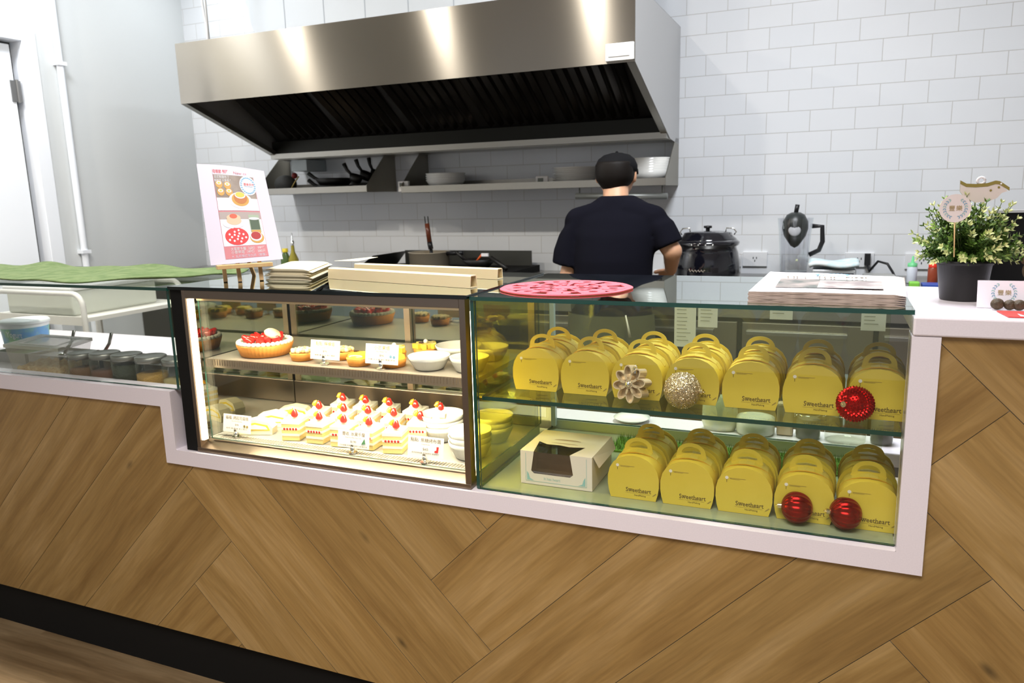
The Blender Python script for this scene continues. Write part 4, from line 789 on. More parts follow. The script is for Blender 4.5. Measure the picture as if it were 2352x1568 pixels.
# little brown bear figures
FUR = mat('brown_fur', (0.11, 0.07, 0.035), 0.95, bump=(400, .9, .003)); TAN = mat('tan_fur', (0.34, 0.19, 0.07), 0.9, bump=(400, .9, .002)); REDF = mat('rust_fur', (0.32, 0.08, 0.04), 0.9, bump=(400, .9, .002))
def bear(x, y, z, s_, m, lab, yaw_=0):
    t = thing('toy_bear', (x, y, z), lab, 'toy', 'little furry toys behind the wreath card'); b = B(); b.T = Matrix.Translation((x, y, z)) @ Matrix.Rotation(yaw_, 4, 'Z') @ Matrix.Scale(s_, 4)
    b.sph((0, 0, .020), .019, m, 20, 12, (1, .9, 1.05)); b.sph((0, -.003, .052), .0185, m, 22, 14); b.sph((-.014, 0, .068), .0075, m, 12, 8); b.sph((.014, 0, .068), .0075, m, 12, 8)
    for sx in (-1, 1): b.sph((sx * .018, -.008, .026), .008, m, 10, 6, (1, 1, 1.4)); b.sph((sx * .012, -.014, .006), .008, m, 10, 6)
    b.obj('body', t); b = B(); b.T = Matrix.Translation((x, y, z)) @ Matrix.Rotation(yaw_, 4, 'Z') @ Matrix.Scale(s_, 4); b.sph((0, -.0175, .048), .0085, TAN, 12, 8, (1.1, .7, .8)); b.sph((0, -.0165, .020), .011, TAN, 12, 8, (1, .4, 1)); b.sph((0, -.0240, .050), .0022, BLACK, 8, 5); b.sph((-.007, -.0195, .056), .0015, BLACK, 8, 5); b.sph((.007, -.0195, .056), .0015, BLACK, 8, 5); b.obj('face', t)
bear(.158, .188, 1.0962, 1.15, FUR, 'brown toy bear with tan muzzle behind the wreath card', .3); bear(.204, .162, 1.0962, 1.0, REDF, 'rust red furry toy at the right edge behind the wreath card')
b = B(); RP_ = mat('red_envelope', (0.62, 0.045, 0.04), .45); b.add([(.088, .085, 1.0962), (.094, .022, 1.0962), (.24, .018, 1.0962), (.24, .085, 1.0962), (.088, .085, 1.0978), (.094, .022, 1.0978), (.24, .018, 1.0978), (.24, .085, 1.0978)], [(4, 5, 6, 7), (0, 1, 5, 4), (1, 2, 6, 5), (2, 3, 7, 6), (3, 0, 4, 7), (0, 3, 2, 1)], RP_)
for k in range(6): b.add([(.112 + .015 * k, .028, 1.0980), (.120 + .015 * k, .028, 1.0980), (.112 + .018 * k, .055 + .004 * (k % 2), 1.0980)], [(0, 1, 2)], WPAPER)
tag(b.obj('red_paper'), 'red printed paper lying at the front edge of the right worktop', 'paper')
# black screen at the right edge, on the back part of the worktop
t = thing('monitor', (.25, .345, 1.0960), 'black screen with a silver top edge behind the plant', 'screen')
b = B(); b.box(.118, .46, .350, .366, 1.112, 1.2515, MATTEBLACK); b.obj('screen', t); b = B(); b.box(.116, .462, .347, .369, 1.2515, 1.2565, mat('silver_plastic', (.6, .6, .6), .35, .6)); b.obj('top_edge', t); b = B(); b.box(.25, .34, .33, .40, 1.0962, 1.100, MATTEBLACK); b.box(.285, .305, .355, .362, 1.100, 1.1125, MATTEBLACK); b.obj('stand', t)
# ================================================================ INSIDE / BEHIND THE LEFT CASE
FROST = mat('frosted_plastic', (0.62, 0.58, 0.46), 0.35, tr=.0, alpha=.30); LID = mat('grey_frost_lid', (0.46, 0.46, 0.37), 0.4, alpha=.75); CRUMB = mat('crumble', (0.60, 0.36, 0.12), 0.8, bump=(120, 1, .006), vary=(60, (.80, .60, .30)))
t = thing('storage_box', (-2.36, .16, .800), 'frosted plastic storage box of crumbs with a square window lid', 'container')
b = B(); B0 = [(-2.455, .085), (-2.255, .085), (-2.315, .215), (-2.505, .215)]; B1 = [(-2.475, .078), (-2.240, .078), (-2.300, .235), (-2.530, .235)]
vs = [(x, y, .8005) for x, y in B0] + [(x, y, .897) for x, y in B1]; b.add(vs, [(0, 1, 5, 4), (1, 2, 6, 5), (2, 3, 7, 6), (3, 0, 4, 7), (3, 2, 1, 0)], FROST); b.obj('tub', t)
b = B(); k_ = lambda P_, s_, z: [(-2.365 + (x + 2.365) * s_, .155 + (y - .155) * s_, z) for x, y in P_]
lo, hi = k_(B1, 1.03, .896), k_(B1, 1.03, .906); b.add(lo + hi, [(0, 1, 5, 4), (1, 2, 6, 5), (2, 3, 7, 6), (3, 0, 4, 7), (4, 5, 6, 7)], LID); w1, w2 = k_(B1, .74, .9066), k_(B1, .62, .9066); b.add(w1 + w2, [(i, (i + 1) % 4, 4 + (i + 1) % 4, 4 + i) for i in range(4)], WPAPER); b.obj('lid', t)
b = B(); vs = []; 
for j in range(13):
    for i in range(19):
        u, v = i / 18, j / 12; xa = B0[0][0] + (B0[3][0] - B0[0][0]) * v + .006; xb = B0[1][0] + (B0[2][0] - B0[1][0]) * v - .006; vs.append((xa + (xb - xa) * u, .089 + .12 * v, .834 + .007 * math.sin(i * 1.7) * math.cos(j * 1.3)))
n_ = len(vs); b.add(vs + [(x, y, .802) for x, y, z in vs], [(j * 19 + i, j * 19 + i + 1, j * 19 + i + 20, j * 19 + i + 19) for j in range(12) for i in range(18)] + [(n_ + i, n_ + i + 1, i + 1, i) for i in range(18)] + [(n_ + 19 * j + 18, n_ + 19 * j + 37, 19 * j + 37, 19 * j + 18) for j in range(12)], CRUMB, True); o = b.obj('crumble', t); o['kind'] = 'stuff'
JG = pane_mat('jar_glass', (0.90, 0.91, 0.86), .7, .0)
def jar(x, y, z, r, h, mc_, lab, grp, lidm=None, fill=.6, clip=False):
    t = thing('glass_jar', (x, y, z), lab, 'jar', grp); b = B(); b.lathe([(0, 0), (r * .93, 0), (r, .006), (r, h * .80), (r * .88, h * .90), (r * .88, h)], JG, (x, y, z), 32); b.obj('glass', t)
    if mc_: b = B(); b.lathe([(0, .002), (r * .9, .002), (r * .95, .007), (r * .95, h * fill), (r * .5, h * fill + .004), (0, h * fill + .002)], mc_, (x, y, z), 24); b.obj('contents', t)
    if lidm: b = B(); b.lathe([(r * .93, h - .014), (r * .97, h - .013), (r * .97, h + .001), (r * .90, h + .003), (r * .80, h + .0015), (0, h + .0015)], lidm, (x, y, z), 32); b.obj('lid', t)
    if clip: b = B(); b.lathe([(0, h + .016), (r * .7, h + .014), (r * .92, h + .004), (r * .92, h)], JG, (x, y, z), 32); b.obj('glass_lid', t); b = B(); b.tube([(x - r * .9, y - r * .3, z + h * .84), (x - r * 1.12, y - r * .3, z + h * .75), (x - r * 1.0, y - r * .35, z + h + .004), (x - r * .9, y - r * .3, z + h)], .0012, CHROME, 6); b.tube([(x + r * .9 * math.cos(a), y + r * .9 * math.sin(a), z + h * .88) for a in [i * PI / 12 for i in range(25)]], .0011, CHROME, 6); b.obj('wire_clip', t)
    return t
SIL = mat('zinc_lid', (0.30, 0.30, 0.27), 0.4, .9); G = 'spice jars with zinc lids in the left case'
BR1, BR2, BR3 = mat('brown_seed', (.20, .10, .04), .8, bump=(300, 1, .003)), mat('dark_leaf_tea', (.035, .04, .02), .8, bump=(300, 1, .003)), mat('amber_grain', (.45, .26, .06), .8, bump=(300, 1, .003))
jar(-2.185, .112, .8005, .0400, .088, BR1, 'zinc lidded jar of brown seeds, leftmost, beside the storage box', G, SIL, .5); jar(-2.100, .118, .8005, .0430, .092, mat('red_brown_grain', (.16, .07, .04), .8), 'second zinc lidded jar from the left with reddish grains', G, SIL, .45)
jar(-2.005, .112, .8005, .0430, .094, BR2, 'zinc lidded jar of dark leaves, third from the left', G, SIL, .7); jar(-1.912, .112, .8005, .0430, .094, BR3, 'zinc lidded jar of amber grains, fourth from the left', G, SIL, .5); jar(-1.818, .118, .8005, .0430, .092, mat('pale_grain', (.55, .45, .22), .8), 'rightmost zinc lidded jar, by the case corner', G, SIL, .4)
t = thing('tub', (-2.85, .40, .8005), 'white plastic tub with blue and green print at the left edge', 'tub'); b = B(); b.lathe([(0, 0), (.066, 0), (.078, .112)], mat('tub_white', (.78, .80, .78), .4), (-2.85, .40, .8005), 32); b.obj('bucket', t)
b = B(); b.lathe([(.0702, .032), (.0762, .092)], mat('tub_blue', (.12, .32, .62), .4, vary=(20, (.35, .62, .30))), (-2.85, .40, .8005), 32); b.text('Yogurt', .03, WPAPER, FACE(-2.84, .322, .865)); b.obj('label_band', t)
b = B(); b.lathe([(0, .118), (.076, .117), (.081, .112), (.081, .104), (.078, .104)], MATS['tub_white'], (-2.85, .40, .8005), 32); b.obj('lid', t)
G = 'steel topping pans sunk in the inner worktop'; tops = [mat('greens', (.10, .18, .05), .7, bump=(90, 1, .006)), mat('grey_sauce', (.40, .38, .36), .4), mat('sliced_tomato', (.50, .12, .06), .5, bump=(80, 1, .006)), mat('chopped_onion', (.72, .66, .60), .5, bump=(90, 1, .006)), mat('olives', (.05, .04, .04), .4, bump=(80, 1, .006))]
names5 = ['of greens at the far left', 'of pale sauce', 'of chopped red topping', 'of pale chopped topping', 'of dark topping nearest the case corner']
for i in range(5):
    x = -2.71 + i * .175; y = .30; t = thing('topping_pan', (x, y, .8003), 'steel topping pan ' + names5[i], 'pan', G); b = B(); w_, d_, h_ = .080, .062, .034
    for (xa, xb, ya, yb) in ((x - w_, x + w_, y - d_, y - d_ + .002), (x - w_, x + w_, y + d_ - .002, y + d_), (x - w_, x - w_ + .002, y - d_, y + d_), (x + w_ - .002, x + w_, y - d_, y + d_)): b.box(xa, xb, ya, yb, .8005, .8005 + h_, STEEL)
    b.box(x - w_ - .006, x - w_, y - d_, y + d_, .833, .8345, STEEL); b.box(x + w_, x + w_ + .006, y - d_, y + d_, .833, .8345, STEEL); b.obj('pan', t)
    b = B(); b.box(x - w_ + .003, x + w_ - .003, y - d_ + .003, y + d_ - .003, .801, .822 + .004 * (i % 3), tops[i]); b.obj('filling', t)
    if i in (1, 2, 4):
        b = B(); b.tube([(x + .01, y, .828), (x + .03, y + .02, .870), (x + .040, y + .025, .905)], .005, mat('spoon_steel', (.35, .33, .30), .3, .9), 8); b.sph((x + .008, y - .004, .826), .016, CHROME, 12, 8, (1, 1, .5)); tag(b.obj('spoon', None, origin=(x, y, .825)), ('metal spoon standing in the pale sauce pan', 'metal spoon standing in the chopped red topping pan', '', 'metal spoon standing in the dark topping pan')[i - 1], 'spoon', 'serving spoons in the topping pans')
# trolley
t = thing('trolley', (-3.5, 1.15, 0), 'white metal trolley with rounded push rails behind the left case', 'trolley'); TW2 = mat('trolley_enamel', (.82, .80, .74), .35); xa, xb, y0, y1 = -3.95, -3.30, .98, 1.55
for y in (y0, y1):
    b = B(); pts = [(xb, y, .02), (xb, y, .86)] + [(xb - .06 + .06 * math.cos(a), y, .86 + .06 * math.sin(a)) for a in [PI / 2 * k / 6 for k in range(1, 7)]] + [(xa, y, .92)]
    b.tube(pts, .0125, TW2, 12); b.obj('push_rail', t)
    b = B(); b.box(xa - .012, xa + .03, y - .006, y + .006, .02, .925, TW2); b.obj('leg', t); b = B(); b.box(xa, xb, y - .006, y + .006, .775, .815, TW2); b.obj('side_rail', t)
for z in (.79, .45, .12): b = B(); b.box(xa + .005, xb, y0 + .007, y1 - .007, z, z + .018, TW2); b.obj('shelf', t)
t = thing('storage_bin', (-3.66, 1.26, .809), 'pale translucent food bin standing on the trolley shelf', 'container'); b = B(); b.box(-3.88, -3.42, 1.02, 1.50, .8085, .925, mat('pale_bin', (.76, .78, .68), .4, alpha=.75)); b.obj('bin', t, .01); b = B(); b.box(-3.89, -3.41, 1.01, 1.51, .926, .945, mat('white_bin_lid', (.84, .84, .83), .4)); b.obj('lid', t, .006)
# ================================================================ JARS BEHIND THE RIGHT CASE
G = 'clip top jars behind the right case'; z = .6905
OATS = mat('oats', (.62, .52, .38), .8, bump=(200, 1, .003)); FLO = mat('white_flour', (.80, .78, .74), .8)
t = thing('cereal_bag', (-.425, .585, z), 'clear bag of pale flakes on the ledge behind the case, left of the jars', 'bag'); b = B(); b.rings([((-.425, .578, z + h), (w_, 0, 0), (0, d_, 0)) for h, w_, d_ in ((0.001, .040, .024), (.02, .046, .028), (.06, .045, .026), (.09, .040, .014), (.11, .042, .004))], mat('flake_bag', (.62, .64, .56), .3, vary=(50, (.74, .72, .50)))); b.obj('pouch', t)
jar(-.335, .576, z, .050, .085, FLO, 'round clip top jar of white flour, left of the jars behind the case', G, None, .5, True)
t = thing('paper_pouch', (-.262, .590, z), 'tan paper pouch between the jars behind the case', 'bag'); b = B(); b.box(-.283, -.243, .570, .600, z, z + .085, mat('tan_pouch', (.66, .46, .28), .6, vary=(30, (.74, .58, .42)))); b.obj('pouch', t, .006)
jar(-.208, .578, z, .030, .070, mat('dark_contents', (.14, .13, .12), .6), 'narrow clip top jar with dark contents, middle jar behind the case', G, None, .7, True)
jar(-.122, .577, z, .048, .080, None, 'wide clip top glass jar, nearly empty, right behind the case', G, None, .2, True)
jar(-.040, .585, z, .026, .072, mat('dark_contents', (.14, .13, .12), .6), 'small dark jar at the right end of the ledge behind the case', G, None, .85, False)
b = B(); b.lathe([(0, .0005), (.030, .0005), (.048, .010), (.050, .012), (.032, .005), (0, .004)], PORC, (-.66, .578, z), 40); tag(b.obj('white_plate', None, origin=(-.66, .578, z)), 'shallow white dish on the ledge behind the right case, above the windowed box', 'dish')
# ================================================================ KITCHEN LINE ON THE BACK WALL
t = thing('hood', (-2.15, 2.2, 1.56), 'large brushed steel extractor hood with slanted black filter bank', 'hood'); hx0, hx1, hy, zb, zt, by = -3.372, -.945, 1.75, 1.825, 2.125, 2.47; zl = 1.565
hz = lambda x: 0.0
b = B(); b.add([(hx0, hy, zb - .008 * 0), (hx1, hy, zb), (hx1, hy, zt), (hx0, hy, zt)], [(0, 1, 2, 3)], HOODM); b.add([(hx0, hy, zt), (hx1, hy, zt), (hx1, YW - .002, zt), (hx0, YW - .002, zt), (hx0, hy + .004, zt - .004), (hx1, hy + .004, zt - .004), (hx0, hy + .004, zb), (hx1, hy + .004, zb)], [(0, 1, 2, 3), (5, 4, 6, 7)], STEEL)
b.obj('front_panel', t)
for x, nm in ((hx0, 'side_panel'), (hx1, 'side_panel')):
    b = B(); pf = [(hy + .001, zb), (by, zl), (YW - .002, zl - .02), (YW - .002, zt - .001), (hy + .001, zt - .001)]; xs = (x, x + .004) if x < -2 else (x - .004, x)
    n = 5; b.add([(xx, y, z) for xx in xs for y, z in pf], [tuple(range(5)), tuple(reversed(range(5, 10)))] + [(i, i + 5, (i + 1) % 5 + 5, (i + 1) % 5) for i in range(5)], mat('hood_side_steel', (.60, .60, .60), .5, .85))
    lip = [(hy + .002, zb), (by, zl), (by, zl + .03), (hy + .002, zb + .03)]; s_ = 1 if x < -2 else -1; xs2 = (x + s_ * .005, x + s_ * .035)
    b.add([(xx, y, z) for xx in xs2 for y, z in lip], [(0, 1, 2, 3), (7, 6, 5, 4), (0, 4, 5, 1), (1, 5, 6, 2)], STEEL); b.obj(nm, t)
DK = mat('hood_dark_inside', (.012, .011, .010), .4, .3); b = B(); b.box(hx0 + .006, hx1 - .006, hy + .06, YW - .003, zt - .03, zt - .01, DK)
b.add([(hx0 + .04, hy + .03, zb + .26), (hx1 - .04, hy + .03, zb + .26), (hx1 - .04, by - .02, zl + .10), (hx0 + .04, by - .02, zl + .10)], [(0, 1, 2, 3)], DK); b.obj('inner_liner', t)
FIL = mat('greasy_baffle', (.040, .035, .030), .25, .9)
for k in range(5):
    b = B(); xa = hx0 + .12 + k * .44; xb = xa + .42; n_ = 7
    for i in range(n_):
        x = xa + .02 + i * (.40 / n_); d_ = .022
        P0 = Vector((x, hy + .07, zb + .20)); P1 = Vector((x, by - .05, zl + .12)); dn = Vector((0, -.32, -.95)) * .02
        b.add([P0, P0 + Vector((d_, 0, 0)) + dn, P0 + Vector((2 * d_, 0, 0)), P1, P1 + Vector((d_, 0, 0)) + dn, P1 + Vector((2 * d_, 0, 0))], [(0, 1, 4, 3), (1, 2, 5, 4)], FIL)
    b.obj('baffle_filter', t)
b = B(); b.box(hx0 + .005, hx1 - .005, by - .04, by, zl + .028, zl + .10, mat('trough_dark', (.012, .012, .009), .35, .6)); b.box(hx0 + .005, hx1 - .005, by - .06, by + .001, zl - .002, zl + .028, STEEL); b.box(hx0 + .005, hx1 - .005, by + .001, YW - .003, zl - .004, zl + .004, STEEL); b.obj('grease_trough', t)
b = B(); b.box(-1.066, -.948, hy - .012, hy, 1.832, 1.9, mat('switch_white', (.80, .80, .78), .35)); b.obj('switch_plate', t, .003); b = B(); b.box(-1.052, -.964, hy - .016, hy - .0125, 1.848, 1.884, mat('switch_key', (.86, .86, .86), .3)); b.obj('switch_key', t, .002)
# duct and panels over the hood
b = B(); DU = mat('duct_white', (.82, .87, .92), .4); pf = [(-3.28, 2.9), (-3.30, 2.60), (-3.285, 2.42), (-3.26, 2.30), (-3.215, 2.20), (-3.16, 2.127), (-1.05, 2.127), (-1.05, 2.9)]
b.prism(pf, 2.205, 2.55, DU)
for x in (-3.02, -2.76, -2.50, -2.24, -1.98, -1.72, -1.46, -1.2): b.box(x, x + .004, 2.203, 2.2045, 2.128, 2.89, mat('duct_seam', (.55, .60, .66), .5))
tag(b.obj('exhaust_box'), 'big white exhaust duct with vertical seams on top of the steel hood', 'duct')
b = B(); b.tube([(-3.335, 1.95, 2.90), (-3.345, 1.95, 2.55), (-3.36, 1.96, 2.36), (-3.345, 1.96, 2.22), (-3.34, 1.95, 2.126)], .006, mat('cable_white', (.85, .85, .85), .4), 8); b.tube([(-3.325, 1.95, 2.90), (-3.33, 1.95, 2.5), (-3.33, 1.95, 2.126)], .006, MATS['cable_white'], 8); tag(b.obj('cable'), 'white cable hanging down to the left end of the hood', 'cable')
# wall shelves
def wshelf(xa, xb, yf, z0, lab):
    t = thing('wall_shelf', ((xa + xb) / 2, 2.5, z0), lab, 'shelf', 'steel wall shelves under the hood'); b = B(); b.box(xa + .001, xb - .001, yf, YW - .003, z0, z0 + .004, STEEL); b.box(xa + .001, xb - .001, yf - .004, yf, z0, z0 + .035, STEEL); b.box(xa + .001, xb - .001, YW - .006, YW - .003, z0 + .004, z0 + .06, STEEL); b.obj('board', t)
    for x in (xa, xb):
        b = B(); pf = [(yf, z0 - .002), (YW - .003, z0 - .002), (YW - .003, z0 + .235), (YW - .09, z0 + .235), (yf, z0 + .04)]; xs = (x - .003, x); b.add([(xx, y, z) for xx in xs for y, z in pf], [tuple(range(5)), tuple(reversed(range(5, 10)))] + [(i, i + 5, (i + 1) % 5 + 5, (i + 1) % 5) for i in range(5)], mat('bracket_steel', (.30, .28, .23), .4, .9)); b.obj('bracket', t)
wshelf(-3.455, -2.665, 2.375, 1.352, 'left steel wall shelf carrying black pans'); wshelf(-2.435, -.945, 2.375, 1.340, 'long right steel wall shelf carrying bowls and plates')
t = thing('towel_rail', (-1.15, 2.40, 1.27), 'grey pipe rail under the right end of the wall shelf', 'rail'); b = B(); b.tube([(-1.42, 2.42, 1.297), (-.945, 2.42, 1.285)], .016, mat('grey_pipe', (.22, .23, .22), .4, .5), 12); b.obj('bar', t); b = B(); b.tube([(-1.40, 2.42, 1.30), (-1.40, 2.42, 1.338)], .004, MATS['grey_pipe'], 8); b.obj('hanger', t); b = B(); b.tube([(-.97, 2.42, 1.285), (-.97, 2.42, 1.338)], .004, MATS['grey_pipe'], 8); b.obj('hanger', t)
# pans on the left shelf
PAN = mat('pan_black', (.010, .009, .008), .45); z = 1.357
def pan(x, y, zc, r, tilt, hx, lab, rx=0):
    t = thing('frying_pan', (x, y, zc), lab, 'pan', 'black pans on the left wall shelf'); T = Matrix.Translation((x, y, zc)) @ Matrix.Rotation(tilt, 4, 'Y') @ Matrix.Rotation(rx, 4, 'X'); b = B(); b.T = T; b.lathe([(0, 0), (r * .75, 0), (r, .04), (r * .97, .04), (r * .73, .004), (0, .004)], PAN, (0, 0, 0), 36); b.obj('pan_bowl', t)
    b = B(); b.T = T; b.tube([(-r * .95, 0, .034), (-r - .03, 0, .048), (-r - hx, 0, .075)], .010, PAN, 10, rr=[.008, .010, .013]); b.obj('handle', t)
pan(-3.00, 2.53, z + .001, .120, 0, .07, 'black frying pan lying flat on the left wall shelf, lowest, handle left'); pan(-3.00, 2.53, z + .042, .116, .0, .07, 'black frying pan lying on the lowest pan on the left wall shelf')
pan(-2.765, 2.615, z + .072, .048, .70, .060, 'small black pan leaning with its handle up left, tallest handle'); pan(-2.775, 2.525, z + .070, .044, .5, .060, 'small black pan leaning with its handle up left, middle handle'); pan(-2.785, 2.435, z + .055, .042, .35, .060, 'small black pan leaning with its handle up left, lowest handle')
t = thing('dark_bundle', (-3.29, 2.50, z), 'dark bundle with red and gold trim at the left end of the shelf', 'bundle'); b = B(); b.sph((-3.345, 2.50, z + .056), .056, mat('dark_cloth', (.03, .03, .028), .8), 16, 10, (1.4, .9, 1)); b.obj('cloth', t)
b = B(); b.tube([(-3.26, 2.44, z + .02), (-3.23, 2.44, z + .06), (-3.20, 2.45, z + .10)], .004, mat('old_gold', (.5, .38, .12), .5), 6); b.sph((-3.235, 2.455, z + .105), .018, mat('dark_red', (.2, .01, .01), .5), 12, 8); b.obj('trim', t)
b = B(); b.box(-3.29, -3.175, 2.50, 2.695, 1.49, 1.557, mat('socket_box', (.52, .58, .60), .5)); tag(b.obj('junction_box'), 'pale grey electrical box on the wall under the hood left end', 'box')
# bowls / plates
def dish_stack(x, y, z, r, n, dz, h, kind, lab, grp):
    for i in range(n):
        b = B(); 
        if kind == 'bowl': b.lathe([(0, 0), (r * .42, 0), (r * .45, .006), (r * .80, h * .45), (r, h), (r * .97, h), (r * .77, h * .47), (r * .40, .010), (0, .010)], PORC, (x, y, z + i * dz), 40)
        else: b.lathe([(0, 0), (r * .6, 0), (r, .016), (r, .018), (r * .6, .004), (0, .004)], PORC, (x, y, z + i * dz), 40)
        pos = 'bottom' if i == 0 else ('top' if i == n - 1 else ('second', 'third', 'fourth', 'fifth', 'sixth', 'seventh', 'eighth', 'ninth', 'tenth')[i - 1])
        tag(b.obj('soup_bowl' if kind == 'bowl' else 'dinner_plate', None, origin=(x, y, z + i * dz)), pos + ' ' + lab, 'bowl' if kind == 'bowl' else 'plate', grp)
z = 1.3445
dish_stack(-2.235, 2.53, z, .115, 4, .012, .062, 'bowl', 'bowl of the grey-white stack at the left of the long shelf', 'grey-white bowls on the long shelf')
dish_stack(-1.455, 2.535, z, .125, 9, .0105, .02, 'plate', 'plate of the white stack near the middle of the long shelf', 'white plates on the long shelf')
dish_stack(-1.065, 2.535, z, .118, 6, .0125, .070, 'bowl', 'bowl of the big white stack at the right end of the shelf', 'big white bowls at the right end of the shelf')
def timer(x, y, lab):
    t = thing('kitchen_timer', (x, y, z), lab, 'timer', 'white kitchen timers on the long shelf'); b = B(); b.box(x - .034, x + .034, y, y + .02, z + .001, z + .060, mat('timer_white', (.80, .78, .76), .4)); b.obj('case', t, .004); b = B(); b.box(x - .022, x + .008, y - .002, y - .0003, z + .030, z + .050, mat('lcd_grey', (.16, .17, .14), .3)); b.obj('display', t)
timer(-2.440, 2.40, 'white kitchen timer left of the grey-white bowls'); timer(-1.600, 2.40, 'white kitchen timer left of the white plates')
t = thing('black_tray', (-1.77, 2.48, z), 'flat black tray on the long shelf left of the second timer', 'tray'); b = B(); b.box(-1.87, -1.66, 2.42, 2.58, z, z + .020, PAN); b.obj('tray', t, .004)
# back counter
CTR = mat('counter_steel', (.45, .44, .42), .3, 1.0); t = thing('back_counter', (-1.8, 2.38, 0), 'stainless kitchen counter with undercounter fridge doors along the tiled wall', 'counter')
b = B(); b.box(-4.24, .60, 2.06, YW - .003, .850, .880, CTR); b.obj('worktop', t, .003)
b = B(); b.box(-4.24, .60, 2.10, YW - .01, .10, .849, mat('fridge_body', (.07, .065, .05), .35, .8)); b.obj('body', t)
for i, (xa, xb) in enumerate(((-1.62, -1.10), (-1.07, -.555), (-.535, .0), (.02, .55))):
    b = B(); b.box(xa, xb, 2.085, 2.0985, .16, .725, mat('door_steel', (.42, .38, .30), .28, 1.0)); dr = b.obj('fridge_door', t, .003); b = B(); b.box(xa + .02, xb - .10, 2.060, 2.0845, .672, .690, STEEL); b.obj('door_handle', dr, .002)
b = B(); b.box(-1.62, .55, 2.085, 2.0985, .745, .848, mat('fascia_steel', (.50, .49, .46), .3, 1.0)); b.obj('fascia', t)
# stove and pans
t = thing('gas_stove', (-2.2, 2.35, .8805), 'black gas range with low side screens under the hood', 'stove'); b = B(); b.box(-2.64, -1.72, 2.12, 2.66, .8805, .915, MATTEBLACK); b.obj('cooktop', t)
b = B(); b.add([(-2.64, 2.15, .9155), (-2.64, 2.62, .9155), (-2.57, 2.62, .995), (-2.57, 2.25, .995)], [(0, 1, 2, 3), (3, 2, 1, 0)], mat('screen_dark_steel', (.10, .10, .09), .4, .7)); b.obj('left_screen', t)
b = B(); b.box(-2.57, -1.745, 2.60, 2.605, .916, 1.0, MATS['screen_dark_steel']); b.obj('back_screen', t)
t = thing('saucepan', (-2.28, 2.38, .916), 'shiny steel saucepan standing on the black gas range', 'pot'); b = B(); b.lathe([(0, 0), (.108, 0), (.112, .004), (.114, .088), (.120, .092), (.110, .092), (.106, .006), (0, .006)], mat('pot_steel', (.55, .47, .35), .35, .55), (-2.28, 2.38, .916), 48); b.obj('pot_bowl', t); b = B(); b.tube([(-2.17, 2.38, 1.0), (-2.06, 2.36, 1.005)], .012, BLACK, 10); b.obj('handle', t)
t = thing('whisk', (-2.29, 2.40, .925), 'brown handled tool standing upright in the saucepan', 'utensil'); b = B(); b.tube([(-2.285, 2.42, .93), (-2.29, 2.42, 1.02)], .010, BLACK, 10); b.tube([(-2.29, 2.42, 1.02), (-2.297, 2.42, 1.06)], .015, BLACK, 10); b.obj('collar', t); b = B(); b.tube([(-2.297, 2.42, 1.06), (-2.308, 2.42, 1.165)], .014, mat('brown_handle', (.14, .035, .015), .3), 12); b.obj('handle', t); b = B(); b.tube([(-2.318, 2.42, 1.165), (-2.322, 2.42, 1.205)], .003, BLACK, 6); b.tube([(-2.298, 2.42, 1.165), (-2.301, 2.42, 1.205)], .003, BLACK, 6); b.obj('hook', t)
pan2 = [(-1.96, 2.36, .917, .10, 'black wok on the gas range right of the saucepan')]
for (x, y, z, r, lab) in pan2:
    t = thing('wok', (x, y, z), lab, 'pan'); b = B(); b.lathe([(0, 0), (r * .5, .006), (r, .055), (r * .98, .055), (r * .5, .010), (0, .004)], PAN, (x, y, z), 32); b.obj('wok_bowl', t); b = B(); b.tube([(x - .06, y - .05, z + .05), (x - .11, y - .06, z + .10)], .008, PAN, 8); b.obj('handle', t)
b = B(); b.tube([(-1.975, 2.34, .95), (-1.915, 2.30, 1.0)], .006, mat('orange_silicone', (.75, .12, .02), .4), 8); b.cbox((-1.895, 2.30, 1.0), (.040, .012, .016), WPAPER); tag(b.obj('spatula'), 'orange and white spatula sticking out of the black wok', 'spatula')
b = B(); b.tube([(-1.86, 2.30, .985), (-1.80, 2.28, .955), (-1.755, 2.26, .930)], .012, PAN, 8); tag(b.obj('ladle'), 'black utensil handle leaning at the right end of the range', 'utensil')
# oil bottles left
for i, (x, y, m, lab) in enumerate(((-3.265, 2.42, mat('olive_oil', (.50, .42, .06), .2, tr=.3), 'oil bottle with a metal pourer, beside the poster'), (-3.325, 2.42, mat('green_bottle', (.10, .16, .05), .2), 'green bottle with a yellow cap, beside the poster'))):
    t = thing('oil_bottle', (x, y, .8805), lab, 'bottle', 'oil bottles at the left of the back counter'); b = B(); b.lathe([(0, 0), (.030, 0), (.032, .006), (.031, .075), (.012, .12), (.010, .16 - .03 * i)], m, (x, y, .8805), 24); b.obj('glass', t)
    b = B(); 
    if i == 0: b.lathe([(.011, .16), (.012, .185), (.004, .19), (.003, .235), (0, .236)], CHROME, (x, y, .8805), 16)
    else: b.lathe([(.018, .118), (.018, .140), (0, .142)], mat('yellow_cap', (.80, .62, .03), .4), (x, y, .8805), 16)
    b.obj('pourer' if i == 0 else 'cap', t)
